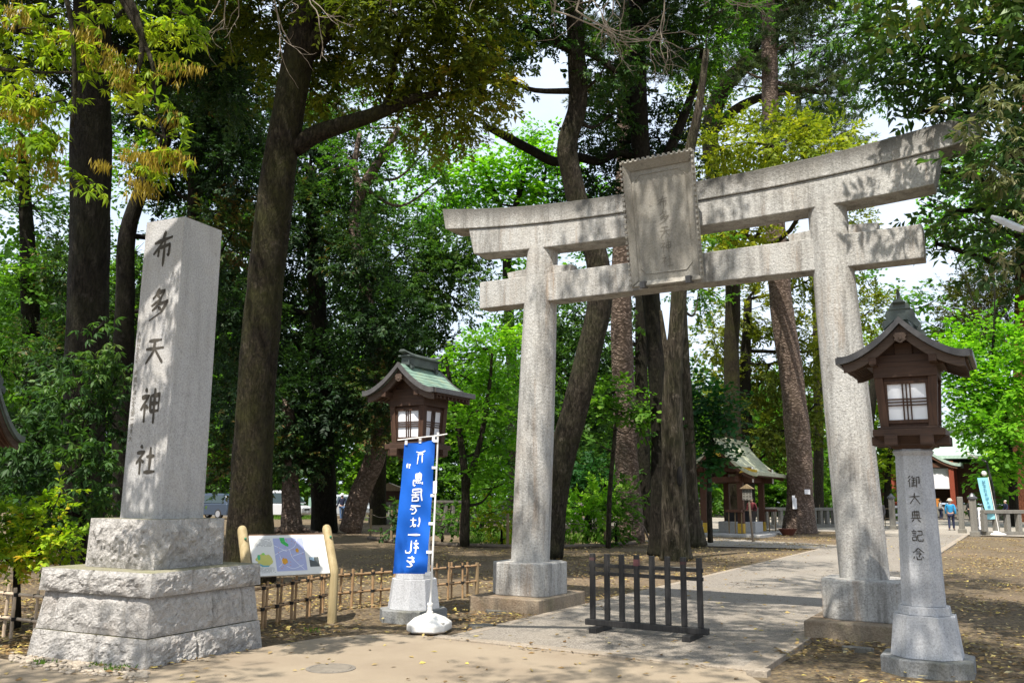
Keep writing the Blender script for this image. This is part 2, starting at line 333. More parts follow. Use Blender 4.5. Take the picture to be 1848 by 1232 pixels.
# ------------------------------------------------------------------ brush lettering (strokes on a 100 x 100 grid, y down)
GL = {
'fu': [[(6,34),(94,20)],[(58,0),(44,34),(4,68)],[(30,48),(28,76)],[(30,50),(82,42),(78,74),(70,70)],[(58,30),(54,106)]],
'ta': [[(52,0),(38,20),(20,34)],[(38,15),(76,10),(58,36),(16,58)],[(42,22),(54,31)],[(60,40),(42,60),(20,74)],[(46,54),(92,46),(66,80),(10,106)],[(50,62),(66,73)]],
'ten': [[(20,18),(82,15)],[(8,46),(94,43)],[(50,18),(44,56),(10,98)],[(50,46),(92,97)]],
'shin': [[(24,2),(34,12)],[(8,28),(42,24),(6,64)],[(26,46),(26,100)],[(30,50),(42,60)],[(52,24),(52,70)],[(52,24),(92,21),(90,70)],[(52,46),(90,44)],[(52,68),(90,66)],[(71,2),(71,104)]],
'sha': [[(24,2),(34,12)],[(8,28),(42,24),(6,64)],[(26,46),(26,100)],[(30,50),(42,60)],[(54,40),(92,37)],[(72,8),(72,90)],[(46,92),(98,89)]],
'go': [[(24,2),(6,24)],[(26,26),(4,54)],[(17,46),(17,100)],[(46,4),(36,22)],[(38,22),(64,20)],[(34,40),(66,38)],[(50,22),(50,86)],[(50,60),(64,58)],[(38,56),(38,88)],[(30,92),(68,84)],[(74,16),(96,14),(96,66),(86,62)],[(74,16),(74,102)]],
'dai': [[(8,36),(92,32)],[(50,4),(46,46),(8,96)],[(50,38),(92,96)]],
'tenn': [[(24,14),(24,66)],[(24,14),(76,12),(76,66)],[(42,2),(42,66)],[(60,2),(60,66)],[(24,40),(76,38)],[(6,68),(94,66)],[(34,76),(14,98)],[(64,76),(88,98)]],
'ki': [[(22,2),(30,8)],[(6,18),(46,16)],[(12,32),(42,30)],[(12,46),(42,44)],[(12,62),(12,96)],[(12,62),(42,60),(42,94)],[(12,92),(42,90)],[(54,14),(90,12),(90,44)],[(54,46),(90,44)],[(54,46),(54,86),(64,94),(96,92),(96,76)]],
'nen': [[(50,2),(30,26),(8,42)],[(50,2),(94,40)],[(34,34),(66,32)],[(28,50),(70,48),(54,66)],[(18,70),(10,92)],[(34,70),(40,96),(72,96),(74,82)],[(52,66),(58,78)],[(80,68),(92,84)]],
'tori': [[(48,0),(40,10)],[(26,12),(26,62)],[(26,12),(76,11),(76,42)],[(26,26),(74,26)],[(26,41),(76,41)],[(26,58),(96,56)],[(26,62),(92,60),(90,94),(78,98),(72,92)],[(14,74),(10,92)],[(30,72),(32,86)],[(46,72),(50,84)],[(62,70),(68,80)]],
'i': [[(14,8),(86,8),(86,30)],[(14,30),(86,30)],[(14,8),(14,56),(4,98)],[(28,50),(96,48)],[(60,34),(60,66)],[(36,66),(36,98)],[(36,66),(86,66),(86,98)],[(36,94),(86,94)]],
'de': [[(12,22),(84,14),(56,34),(44,62),(60,88),(80,88)],[(68,44),(76,56)],[(82,38),(90,50)]],
'ha': [[(18,8),(12,50),(18,92),(26,78)],[(40,32),(92,28)],[(68,6),(68,72),(58,90),(46,86),(46,74),(60,70),(92,90)]],
'ichi': [[(6,52),(94,48)]],
'rei': [[(24,2),(34,12)],[(8,28),(42,24),(6,64)],[(26,46),(26,100)],[(30,50),(42,60)],[(62,4),(60,80),(70,94),(94,92),(96,74)]],
'wo': [[(22,20),(78,14)],[(46,2),(20,58)],[(20,58),(40,44),(52,52),(50,76)],[(84,40),(48,64),(36,82),(50,96),(82,94)]],
'gate': [[(2,10),(30,20),(70,20),(98,10)],[(18,40),(82,40)],[(50,20),(50,40)],[(36,20),(36,40)],[(64,20),(64,40)],[(30,40),(24,128)],[(70,40),(78,136)]],
}
def catmull(pts, k=5):
    if len(pts) < 3:
        a, b = pts[0], pts[-1]; return [tuple(a[j]*(1-i/k) + b[j]*i/k for j in range(len(a))) for i in range(k+1)]
    P = [tuple(2*x-y for x, y in zip(pts[0], pts[1]))] + list(pts) + [tuple(2*x-y for x, y in zip(pts[-1], pts[-2]))]
    out = []
    for i in range(1, len(P)-2):
        for s in range(k):
            t = s/k; out.append(tuple(.5*(2*b + (c-a)*t + (2*a-5*b+4*c-d)*t*t + (3*b-a-3*c+d)*t**3) for a, b, c, d in zip(*P[i-1:i+3])))
    return out + [tuple(pts[-1])]
def glyph(mb, strokes, o, ex, ey, en, w, h, pen=9., lift=.003, taper=.45, wob=0.):
    """o = centre on the surface; ex/ey/en unit vectors right, up, outward"""
    o, ex, ey, en = map(Vector, (o, ex, ey, en))
    for si, st in enumerate(strokes):
        corner = [st[0]]
        for a, b in zip(st, st[1:]):   # keep corners fairly crisp
            corner += [tuple(a[j]*.15 + b[j]*.85 for j in (0, 1)), b]
        pts = catmull(corner, 3); n = len(pts)
        vs, fs = [], []
        for i, p in enumerate(pts):
            q0, q1 = pts[max(i-1, 0)], pts[min(i+1, n-1)]
            t = Vector((q1[0]-q0[0], q1[1]-q0[1])); t = t.normalized() if t.length > 1e-6 else Vector((1, 0))
            f = i/(n-1); ww = pen*.5*(1.15 - taper*f + .18*math.sin(f*9 + si) )
            if i in (0, n-1): ww *= .55
            nx = (-t.y, t.x)
            for sg in (1, -1):
                x = (p[0] + nx[0]*ww*sg - 50)/100*w; y = (50 - p[1] - nx[1]*ww*sg)/100*h
                vs.append(o + ex*x + ey*y + en*(lift + .0004*si))
        fs = [(2*i, 2*i+1, 2*i+3, 2*i+2) for i in range(n-1)]
        mb.add(vs, fs)
    return mb

# ------------------------------------------------------------------ setting: ground, road, path
def struct(o, kind='structure'): o['kind'] = kind; return o
def grid_sheet(name, x0, x1, y0, y1, nx, ny, zf, mat):
    vs = [(x0 + (x1-x0)*i/nx, y0 + (y1-y0)*j/ny, zf(x0 + (x1-x0)*i/nx, y0 + (y1-y0)*j/ny)) for j in range(ny+1) for i in range(nx+1)]
    fs = [(j*(nx+1)+i, j*(nx+1)+i+1, (j+1)*(nx+1)+i+1, (j+1)*(nx+1)+i) for j in range(ny) for i in range(nx)]
    mb = MB(); mb.add(vs, fs); return struct(mb.build(name, mat, smooth=True))
def mat_soil():
    t = NT('leaf_littered_soil'); co = t.co()
    a = t.noise(.55, 7, .65); b = t.noise(9, 6, .7)
    c = t.ramp(b, [(.3, (.045, .034, .023)), (.5, (.108, .083, .057)), (.72, (.195, .155, .108))])
    v = t.voro(16, out='Color'); vd = t.voro(16)
    leafc = t.ramp(v, [(0., (.16, .10, .045)), (.35, (.26, .18, .08)), (.6, (.36, .28, .14)), (.8, (.22, .2, .13)), (1., (.40, .33, .12))])
    c = t.mix(t.ramp(t.math('MULTIPLY', t.ramp(vd, [(.25, 1.), (.4, 0.)]), t.ramp(a, [(.38, .15), (.6, 1.)])), [(0., 0.), (1., .85)]), c, leafc)
    v2 = t.voro(34, out='Color')
    c = t.mix(t.ramp(t.noise(21, 4, .6), [(.52, 0.), (.62, .6)]), c, t.ramp(v2, [(0., (.13, .085, .045)), (1., (.32, .25, .14))]))
    c = t.mix(t.ramp(t.noise(.22, 5, .6), [(.5, 0.), (.68, .75)]), c, (.19, .14, .095))
    return t.fin(c, .95, t.bump(t.noise(24, 6, .7), .8, .03, t.bump(vd, .5, .02)), .1)
def mat_road():
    t = NT('sandy_asphalt')
    c = t.ramp(t.noise(.8, 7, .6), [(.3, (.225, .18, .13)), (.7, (.30, .248, .18))])
    c = t.mix(t.ramp(t.noise(160, 3, .7), [(.35, .55), (.5, 0.)]), c, (.14, .11, .085))
    c = t.mix(t.ramp(t.voro(.9, feat='DISTANCE_TO_EDGE', co=t.co()), [(0., .0), (.012, 0.)]), c, (.1, .08, .06))
    c = t.mix(t.ramp(t.noise(2.1, 6, .7), [(.55, 0.), (.75, .5)]), c, (.20, .155, .11))
    return t.fin(c, .92, t.bump(t.noise(120, 4, .7), .45, .006), .15)
def mat_path(name='exposed_aggregate_paving', k=1.):
    t = NT(name)
    c = t.ramp(t.voro(70, out='Color'), [(0., (.10*k, .086*k, .07*k)), (.5, (.19*k, .168*k, .142*k)), (1., (.33*k, .30*k, .258*k))])
    c = t.mix(t.ramp(t.noise(1.1, 6, .65), [(.4, 0.), (.7, .5)]), c, (.22*k, .19*k, .15*k))
    c = t.mix(t.ramp(t.noise(.35, 5, .6, co=t.co((1, .4, 1))), [(.5, 0.), (.7, .4)]), c, (.35*k, .32*k, .27*k))
    return t.fin(c, .88, t.bump(t.voro(70), .5, .006), .2)
M['soil'] = mat_soil(); M['road'] = mat_road(); M['path'] = mat_path(); M['path_pale'] = mat_path('pale_paving', 1.3)
M['kerb'] = granite('path_kerb_stone', (.34, .29, .23), (.22, .185, .145), .9, (.2, .15, .1), .5, .3, .5)
def zg(x, y):
    r = math.hypot(x, y); k = min(1, max(0, (r - 4)/6))
    d = min(abs(x + 5.7), abs(x + 2.35)) if y > 8.4 else 9
    inp = 1. if (-5.9 < x < -2.2 and y > 8.3) else 0.
    return (-.03 if inp else 0.) + (0 if inp else .03*noise.noise(Vector((x*.35, y*.35, 0)))*k*min(1, d))-.012
grid_sheet('ground', -60, 30, -6, 90, 180, 192, zg, M['soil'])
g = MB(); 
for q in (((-400, -6), (-400, 400), (-60, 400), (-60, -6)), ((30, -6), (30, 400), (400, 400), (400, -6)), ((-60, 90), (-60, 400), (30, 400), (30, 90)), ((-400, -300), (-400, -6), (400, -6), (400, -300))):
    g.add([(x, y, -.02) for x, y in q], [(0, 1, 2, 3)])
struct(g.build('outer_ground', M['soil']))
# the road in the foreground: outline with an irregular worn edge
edge = [(-14, 5.0), (-11, 5.05), (-9.6, 5.15), (-8.6, 5.25), (-7.2, 5.35), (-7.12, 6.2), (-7.05, 7.2), (-6.98, 7.9), (-6.6, 8.45), (-6.1, 8.62), (-5.7, 8.56), (-2.36, 8.56), (-2.1, 8.1), (-1.7, 7.85), (-.8, 7.6), (1, 7.3), (6, 7.2), (14, 7.1)]
pts = []
for a, b in zip(edge, edge[1:]):
    n = max(2, int(math.dist(a, b)/.12))
    for i in range(n):
        x = a[0] + (b[0]-a[0])*i/n; y = a[1] + (b[1]-a[1])*i/n
        k = 0 if (-5.8 < x < -2.3 and y > 8.4) else .13
        pts.append((x, y + k*noise.noise(Vector((x*2.3, y*2.3, 3))) + k*.5*noise.noise(Vector((x*7, y*7, 9)))))
mb = MB(); vs = []; fs = []
for x, y in pts: vs += [(x, y, .012), (x, -5, .012)]
for i in range(len(pts)-1): fs.append((2*i, 2*i+1, 2*i+3, 2*i+2))
mb.add(vs, fs); struct(mb.build('road', M['road']))
PX0, PX1 = -5.66, -2.40
mb = MB(); mb.add([(PX0, 8.58, .028), (PX1, 8.58, .028), (PX1, 47, .028), (PX0, 47, .028)], [(0, 1, 2, 3)]); struct(mb.build('path', M['path']))
mb = MB()
mb.box(((PX0+PX1)/2, 8.60, -.01), (PX1-PX0+.5, .16, .09)); 
struct(mb.build('path_threshold', M['kerb'], bevel=.008))
mb = MB(); y = 8.69
while y < 47:
    L = .9; mb.box((PX0-.06, y+L/2, -.02), (.13, L-.012, .112)); mb.box((PX1+.09, y+L/2, -.04), (.2, L-.012, .15)); y += L
struct(mb.build('path_kerb', M['kerb'], bevel=.008))
mb = MB(); mb.add([(-10.2, 29.4, .02), (PX0-.13, 30.2, .02), (PX0-.13, 33.4, .02), (-12.5, 36.5, .02), (-12.5, 31.5, .02)], [(0, 1, 2, 3, 4)]); struct(mb.build('side_path', M['path_pale']))
mb = MB(); mb.add([(-30, 47.2, .02), (14, 47.2, .02), (14, 110, .02), (-30, 110, .02)], [(0, 1, 2, 3)]); struct(mb.build('shrine_court', M['path_pale']))

# ------------------------------------------------------------------ stone pillar monument
def rough_tier(name, w0, w1, z0, z1, amp, mat, parent, joints=(), nx=60, nz=16, topmat=None, seed=0):
    mb = MB(); h0, h1 = w0/2, w1/2
    for k in range(4):
        rot = Matrix.Rotation(k*math.pi/2, 3, 'Z'); vs = []
        for j in range(nz+1):
            for i in range(nx+1):
                a, b = i/nx, j/nz; h = h0 + (h1-h0)*b
                x = (2*a-1)*h; z = z0 + (z1-z0)*b
                e = min(1, min(a, 1-a)*9)*min(1, min(b, 1-b)*5)
                q = Vector((x*3.1 + k*7 + seed, z*3.1, seed))
                d = amp*e*(.55 + .9*noise.noise(q) + .55*noise.noise(q*2.7) + .35*noise.noise(q*6.1) + .3*noise.noise(q*13))
                for jx in joints:
                    if abs(a - jx[k % len(jx)]) < .5/nx: d = -.012
                vs.append(rot @ Vector((x, -h - d, z)))
        mb.add(vs, [(j*(nx+1)+i, j*(nx+1)+i+1, (j+1)*(nx+1)+i+1, (j+1)*(nx+1)+i) for j in range(nz) for i in range(nx)])
    mb.cur = 1
    mb.add([(-h1, -h1, z1), (h1, -h1, z1), (h1, h1, z1), (-h1, h1, z1)], [(0, 1, 2, 3)])
    mb.add([(-h0, -h0, z0), (h0, -h0, z0), (h0, h0, z0), (-h0, h0, z0)], [(0, 1, 2, 3)])
    o = mb.build(name, [mat, topmat or mat], parent)
    bm = bmesh.new(); bm.from_mesh(o.data); bmesh.ops.remove_doubles(bm, verts=bm.verts, dist=.0005); bmesh.ops.recalc_face_normals(bm, faces=bm.faces); bm.to_mesh(o.data); bm.free()
    return o
PIL = (-7.93, 6.32); PROT = R(5)
pil = thing('stone_pillar', 'tall square granite pillar with carved black brush writing on a stepped rock-faced base', 'stone monument', (*PIL, 0), PROT)
M['mossy_top'] = granite('mossy_stone_top', (.30, .28, .2), (.19, .18, .12), 1., (.16, .14, .06), .7, .3, .6, .6)
rough_tier('bottom_course', 1.60, 1.535, -.03, .268, .045, M['rock'], pil, [(.56, .4)], seed=1, topmat=M['mossy_top'])
rough_tier('middle_course', 1.515, 1.43, .276, .632, .034, M['rock'], pil, [(.80, .85), (.13, .55)], seed=5, topmat=M['mossy_top'])
rough_tier('cap_slab', 1.52, 1.50, .64, .86, .042, M['rock'], pil, [(.48, .35)], nz=12, seed=9, topmat=M['mossy_top'])
rough_tier('socket_block', .95, .93, .862, 1.345, .056, M['rock'], pil, seed=14, topmat=M['mossy_top'])
mb = MB(); w0, w1, zt = .585, .565, 4.56
mb.hexa([(-w0/2, -w0/2, 1.34), (w0/2, -w0/2, 1.34), (w0/2, w0/2, 1.34), (-w0/2, w0/2, 1.34), (-w1/2, -w1/2, zt), (w1/2, -w1/2, zt), (w1/2, w1/2, zt), (-w1/2, w1/2, zt)])
mb.add([(-w1/2, -w1/2, zt), (w1/2, -w1/2, zt), (w1/2, w1/2, zt), (-w1/2, w1/2, zt), (0, 0, zt+.06)], [(0, 1, 4), (1, 2, 4), (2, 3, 4), (3, 0, 4)])
shaft = mb.build('shaft', M['granite_pillar'], pil, bevel=.006)
shaft.location = (.02, .02, 0)
fx, fy = PIL[0] - .0, PIL[1] - w0/2
mb = MB()
for nm, py, cx in (('fu', 448, 294), ('ta', 548, 288), ('ten', 632, 281), ('shin', 731, 272), ('sha', 829, 262)):
    z = zat(cx, py, fx, fy); glyph(mb, GL[nm], (.02*0 + .005, -w0/2 + .010*(z-1.34)/3.2, z), (1, 0, 0), (0, 0, 1), (0, -1, 0), .30, dict(fu=.38, ta=.33, ten=.31, shin=.37, sha=.31)[nm], 11.5, taper=.7)
mb.build('inscription', M['engrave'], shaft)
mb = MB(); keys = ['dai', 'ta', 'go', 'ki', 'ten', 'tenn', 'ichi', 'shin', 'nen', 'sha', 'ki']
for i in range(17):
    z = zat(252 - i*.9, 598 + i*12, fx, fy); k = ['dai', 'ichi', 'ki', 'tenn', 'go', 'shin', 'fu', 'nen'][i*5 % 8]
    glyph(mb, [s for j, s in enumerate(GL[k]) if (i + j) % 5 != 0], (-.238, -w0/2 + .010*(z-1.34)/3.2, z), (1, 0, 0), (0, 0, 1), (0, -1, 0), .055, .068, 10)
mb.build('worn_small_inscription', M['engrave_soft'], shaft)

# ------------------------------------------------------------------ torii gate
TX, TY = -3.90, 11.58
tor = thing('shrine_gate', 'big weathered granite torii gate with upswept lintel and hanging stone tablet over the path', 'torii gate', (TX, TY, 0))
PXo = 2.30
for s in (-1, 1):
    lean = -.19*s; PXs = 2.415 if s < 0 else 2.20
    mb = MB(); prof = []
    for k in range(15):
        z = .66 + (5.36-.66)*k/14; f = k/14; r = .285 - .045*f + .012*math.sin(math.pi*f); cx = s*PXs + lean*f
        prof.append([(cx + r*math.cos(2*math.pi*j/40), r*math.sin(2*math.pi*j/40), z) for j in range(40)])
    mb.loft(prof); post = mb.build('post', M['granite_gate'], tor, smooth='auto')
    mb = MB(); hw, c = .455, .15
    oc = [(-hw+c, -hw), (hw-c, -hw), (hw, -hw+c), (hw, hw-c), (hw-c, hw), (-hw+c, hw), (-hw, hw-c), (-hw, -hw+c)]
    mb.prism([(x + s*PXs, y) for x, y in oc], 'z', .212, .672); mb.build('footing_block', M['granite_gate'], post, bevel=.018, seg=3)
    mb = MB(); mb.box((s*PXs - .03, .02, .06), (1.12, 1.5, .31)); mb.build('plinth', M['granite_slab'], post, bevel=.015)
def sweep_beam(name, z0f, z1f, x0, x1, d, mat, slantb, parent, tp=0., n=48):
    mb = MB(); rings = []
    for i in range(n+1):
        f = i/n; rings.append([])
        for (dy, top) in ((-d/2, 0), (d/2, 0), (d/2, 1), (0, 2), (-d/2, 1)):
            e = slantb if top else 0.
            x = (x0 - e) + (x1 - x0 + 2*e)*f
            z = z0f(x) if not top else z1f(x) + (tp if top == 2 else 0)
            rings[-1].append((x, dy, z))
    mb.loft(rings); return mb.build(name, mat, parent, bevel=.012)
q = lambda x: (abs(x)/3.86)**2.4
sh0 = lambda x: 5.318 + .135*q(x); sh1 = lambda x: 5.684 + .205*q(x)
ka0 = lambda x: 5.690 + .205*q(x); ka1 = lambda x: 5.965 + .27*q(x)
sweep_beam('lower_lintel', sh0, sh1, -3.36, 3.30, .43, M['granite_gate'], .10, tor)
sweep_beam('top_lintel', ka0, ka1, -3.90, 3.80, .485, M['granite_lintel'], .07, tor, .05)
mb = MB(); mb.box((-.07, 0, 4.735), (6.40, .32, .43)); mb.build('tie_beam', M['granite_gate'], tor, bevel=.012)
for s in (-1, 1):
    for k in (-1, 1):
        x0 = (-2.225 if s < 0 else 2.05) + k*.22; mb = MB()
        a = .30 if k*s < 0 else .33
        mb.hexa([(x0, -.1, 4.953), (x0 + k*a, -.1, 4.953), (x0 + k*a, .1, 4.953), (x0, .1, 4.953), (x0, -.1, 5.085), (x0 + k*(a+.03), -.1, 5.06), (x0 + k*(a+.03), .1, 5.06), (x0, .1, 5.085)])
        mb.build('wedge', M['granite_gate'], tor, bevel=.008)
mb = MB(); mb.box((-.16, .02, 5.13), (.30, .22, .38)); mb.build('centre_strut', M['granite_gate'], tor, bevel=.01)
# hanging tablet, leaning forward
plr = bpy.data.objects.new('tablet', None); COL.objects.link(plr); plr.parent = tor; plr.location = (-.16, -.255, 4.56); plr.rotation_euler = (R(10), 0, 0); plr.empty_display_size = .1
pw, phh = .92, 1.66
mb = MB(); mb.box((0, 0, phh/2), (pw, .09, phh)); tab = mb.build('tablet', M['plaque'], tor, bevel=.006); tab.location = (-.10, -.255, 4.58); tab.rotation_euler = plr.rotation_euler
bpy.data.objects.remove(plr)
mb = MB(); fl = .16
o_, i_ = (pw/2 + .07), pw/2 - .02
def board(a, b, c_, d_): # inner pair, outer pair -> thick board
    n = .035; a, b, c_, d_ = map(Vector, (a, b, c_, d_)); nn = (b-a).cross(d_-a).normalized()*n
    mb.hexa([a, b, c_, d_, a+nn, b+nn, c_+nn, d_+nn])
yi, yo = -.03, -.115
for s in (-1, 1):
    board((s*i_, yi, .05), (s*i_, yi, phh-.04), (s*o_*.965, yo, phh+.07), (s*o_*.965, yo, -.03))
board((-i_, yi, phh-.045), (i_, yi, phh-.045), (o_*.96, yo, phh+.075), (-o_*.96, yo, phh+.075))
board((-i_, yi, .05), (i_, yi, .05), (o_*.96, yo, -.03), (-o_*.96, yo, -.03))
for s in (-1, 1):
    k = 0; z = -.01
    while z < phh + .07: mb.box((s*(o_-.012), yo - .012, z), (.028, .045, .036)); z += .075
x = -o_ + .05
while x < o_: mb.box((x, yo - .012, phh+.075), (.036, .05, .03)); x += .075
mb.build('frame', M['plaque'], tab, bevel=.004)
mb = MB(); ins = .085; xx, zz0, zz1 = pw/2 - ins, .13, phh-.13; c = .09
ol = [(-xx+c, zz0), (xx-c, zz0), (xx, zz0+c), (xx, zz1-c), (xx-c, zz1), (-xx+c, zz1), (-xx, zz1-c), (-xx, zz0+c)]
for a, b in zip(ol, ol[1:]+ol[:1]):
    mb.tube([(a[0], -.047, a[1]), (b[0], -.047, b[1])], .007, 6)
mb.build('raised_border', M['plaque'], tab)
mb = MB()
for k, nm in enumerate(('fu', 'ta', 'ten', 'shin', 'sha')):
    glyph(mb, GL[nm], (.02, -.0455, 1.10 - k*.205), (1, 0, 0), (0, 0, 1), (0, -1, 0), .165, .175, 7, lift=.002)
mb.build('inscription', M['engrave_faint'], tab)
for s in (-1, 1):
    mb = MB(); mb.box((s*.33, -.10, -.02), (.07, .16, .1)); mb.build('iron_bracket', M['iron'], tab, bevel=.005)

# ------------------------------------------------------------------ lanterns
def octagon(hw, c): return [(-hw+c, -hw), (hw-c, -hw), (hw, -hw+c), (hw, hw-c), (hw-c, hw), (-hw+c, hw), (-hw, hw-c), (-hw, -hw+c)]
def roof_z(t, zA, zE): return zE + (zA-zE)*((1-t)**1.75*.93 + .07*(1-t)) + .012*max(0, t-.8)**2*25
def gable_roof(par, hw, hd, zA, zE, mats, steps=9, th=.045, ridge=True, edge=.055, barge=True, orn=1.):
    """curved gable roof, gables at -y and +y"""
    N = 24
    mb = MB()
    for s in (-1, 1):
        for i in range(steps):
            t0, t1 = i/steps, (i+1.04)/steps
            if t1 > 1: t1 = 1.
            za, zb = roof_z(t0, zA, zE), roof_z(t1, zA, zE); xa, xb = s*t0*hw, s*t1*hw
            lift = .007
            p = [(xa, -hd, za-th), (xb, -hd, zb-th+lift), (xb, hd, zb-th+lift), (xa, hd, za-th), (xa, -hd, za), (xb, -hd, zb+lift), (xb, hd, zb+lift), (xa, hd, za)]
            mb.hexa(p)
    roof = mb.build('roof', mats['top'], par)
    # dark verge and eave edging just outside the sheets
    mb = MB()
    for y0, y1 in ((-hd-.03, -hd+.012), (hd-.012, hd+.03)):
        for s in (-1, 1):
            rings = []
            for i in range(N+1):
                t = i/N*1.012; x = s*t*hw; z = roof_z(min(t, 1), zA, zE) + .012
                rings.append([(x, y0, z-edge*1.25), (x, y1, z-edge*1.25), (x, y1, z), (x, y0, z)])
            mb.loft(rings)
    for s in (-1, 1): mb.box((s*(hw+.012), 0, zE+.012*1-.024), (.035, 2*hd-.02, edge*1.2))
    mb.build('roof_edging', mats['edge'], roof)
    if barge:
        for y in (-hd+.055, hd-.055):
            mb = MB()
            for s in (-1, 1):
                rings = []
                for i in range(N+1):
                    t = i/N*.93; x = s*t*hw; z = roof_z(t, zA, zE) - edge; w = (.085 + .03*(1-t))*max(1, edge/.055*.8)
                    rings.append([(x, y-.018, z-w), (x, y+.018, z-w), (x, y+.018, z), (x, y-.018, z)])
                mb.loft(rings)
            mb.build('barge_board', mats['barge'], roof, bevel=.004)
    # soffit boards under the sheets
    mb = MB()
    for s in (-1, 1):
        rings = []
        for i in range(N+1):
            t = i/N*.97; x = s*t*hw; z = roof_z(t, zA, zE) - th - .004
            rings.append([(x, -hd+.09, z-.03), (x, hd-.09, z-.03), (x, hd-.09, z), (x, -hd+.09, z)])
        mb.loft(rings)
        k = -hd + .14
        while k < hd - .1:
            rings = []
            for i in range(9):
                t = .35 + i/8*.58; x = s*t*hw; z = roof_z(t, zA, zE) - th - .036
                rings.append([(x, k-.014, z-.035), (x, k+.014, z-.035), (x, k+.014, z), (x, k-.014, z)])
            mb.loft(rings); k += .09
    mb.build('soffit', mats['wood'], roof)
    if ridge:
        mb = MB(); mb.box((0, 0, zA+.05), (.13, 2*hd-.28, .12)); mb.box((0, 0, zA+.118), (.2, 2*hd-.22, .02)); 
        rings = []
        for i in range(13):
            f = i/12*2-1; z = zA + .135 + .035*abs(f)**3; rings.append([(-.06, f*(hd-.06), z), (.06, f*(hd-.06), z), (.03, f*(hd-.06), z+.03), (-.03, f*(hd-.06), z+.03)])
        mb.loft(rings)
        rd = mb.build('ridge', mats['ridge'], roof, bevel=.004)
        for s in (-1, 1):
            ol = [(-.155, -.05), (-.17, .0), (-.15, .035), (-.12, .04), (-.135, .075), (-.12, .12), (-.09, .135), (-.085, .17), (-.05, .195), (-.03, .215), (.03, .215), (.05, .195), (.085, .17), (.09, .135), (.12, .12), (.135, .075), (.12, .04), (.15, .035), (.17, .0), (.155, -.05), (.06, .03), (-.06, .03)]
            mb = MB(); y = s*(hd-(.2 if orn < .8 else .15))
            b0 = [(x*orn, z*1.08*orn + zA - .03) for x, z in ol]
            mb.prism(b0, 'y', y-.03, y+.03)
            mb.tube([(0, y, zA+.19*orn-.02), (0, y+s*.02, zA+.25*orn), (0, y+s*.07, zA+.30*orn)], [.02, .018, .01], 8)
            mb.build('ridge_ornament', mats['ridge'], rd)
    return roof
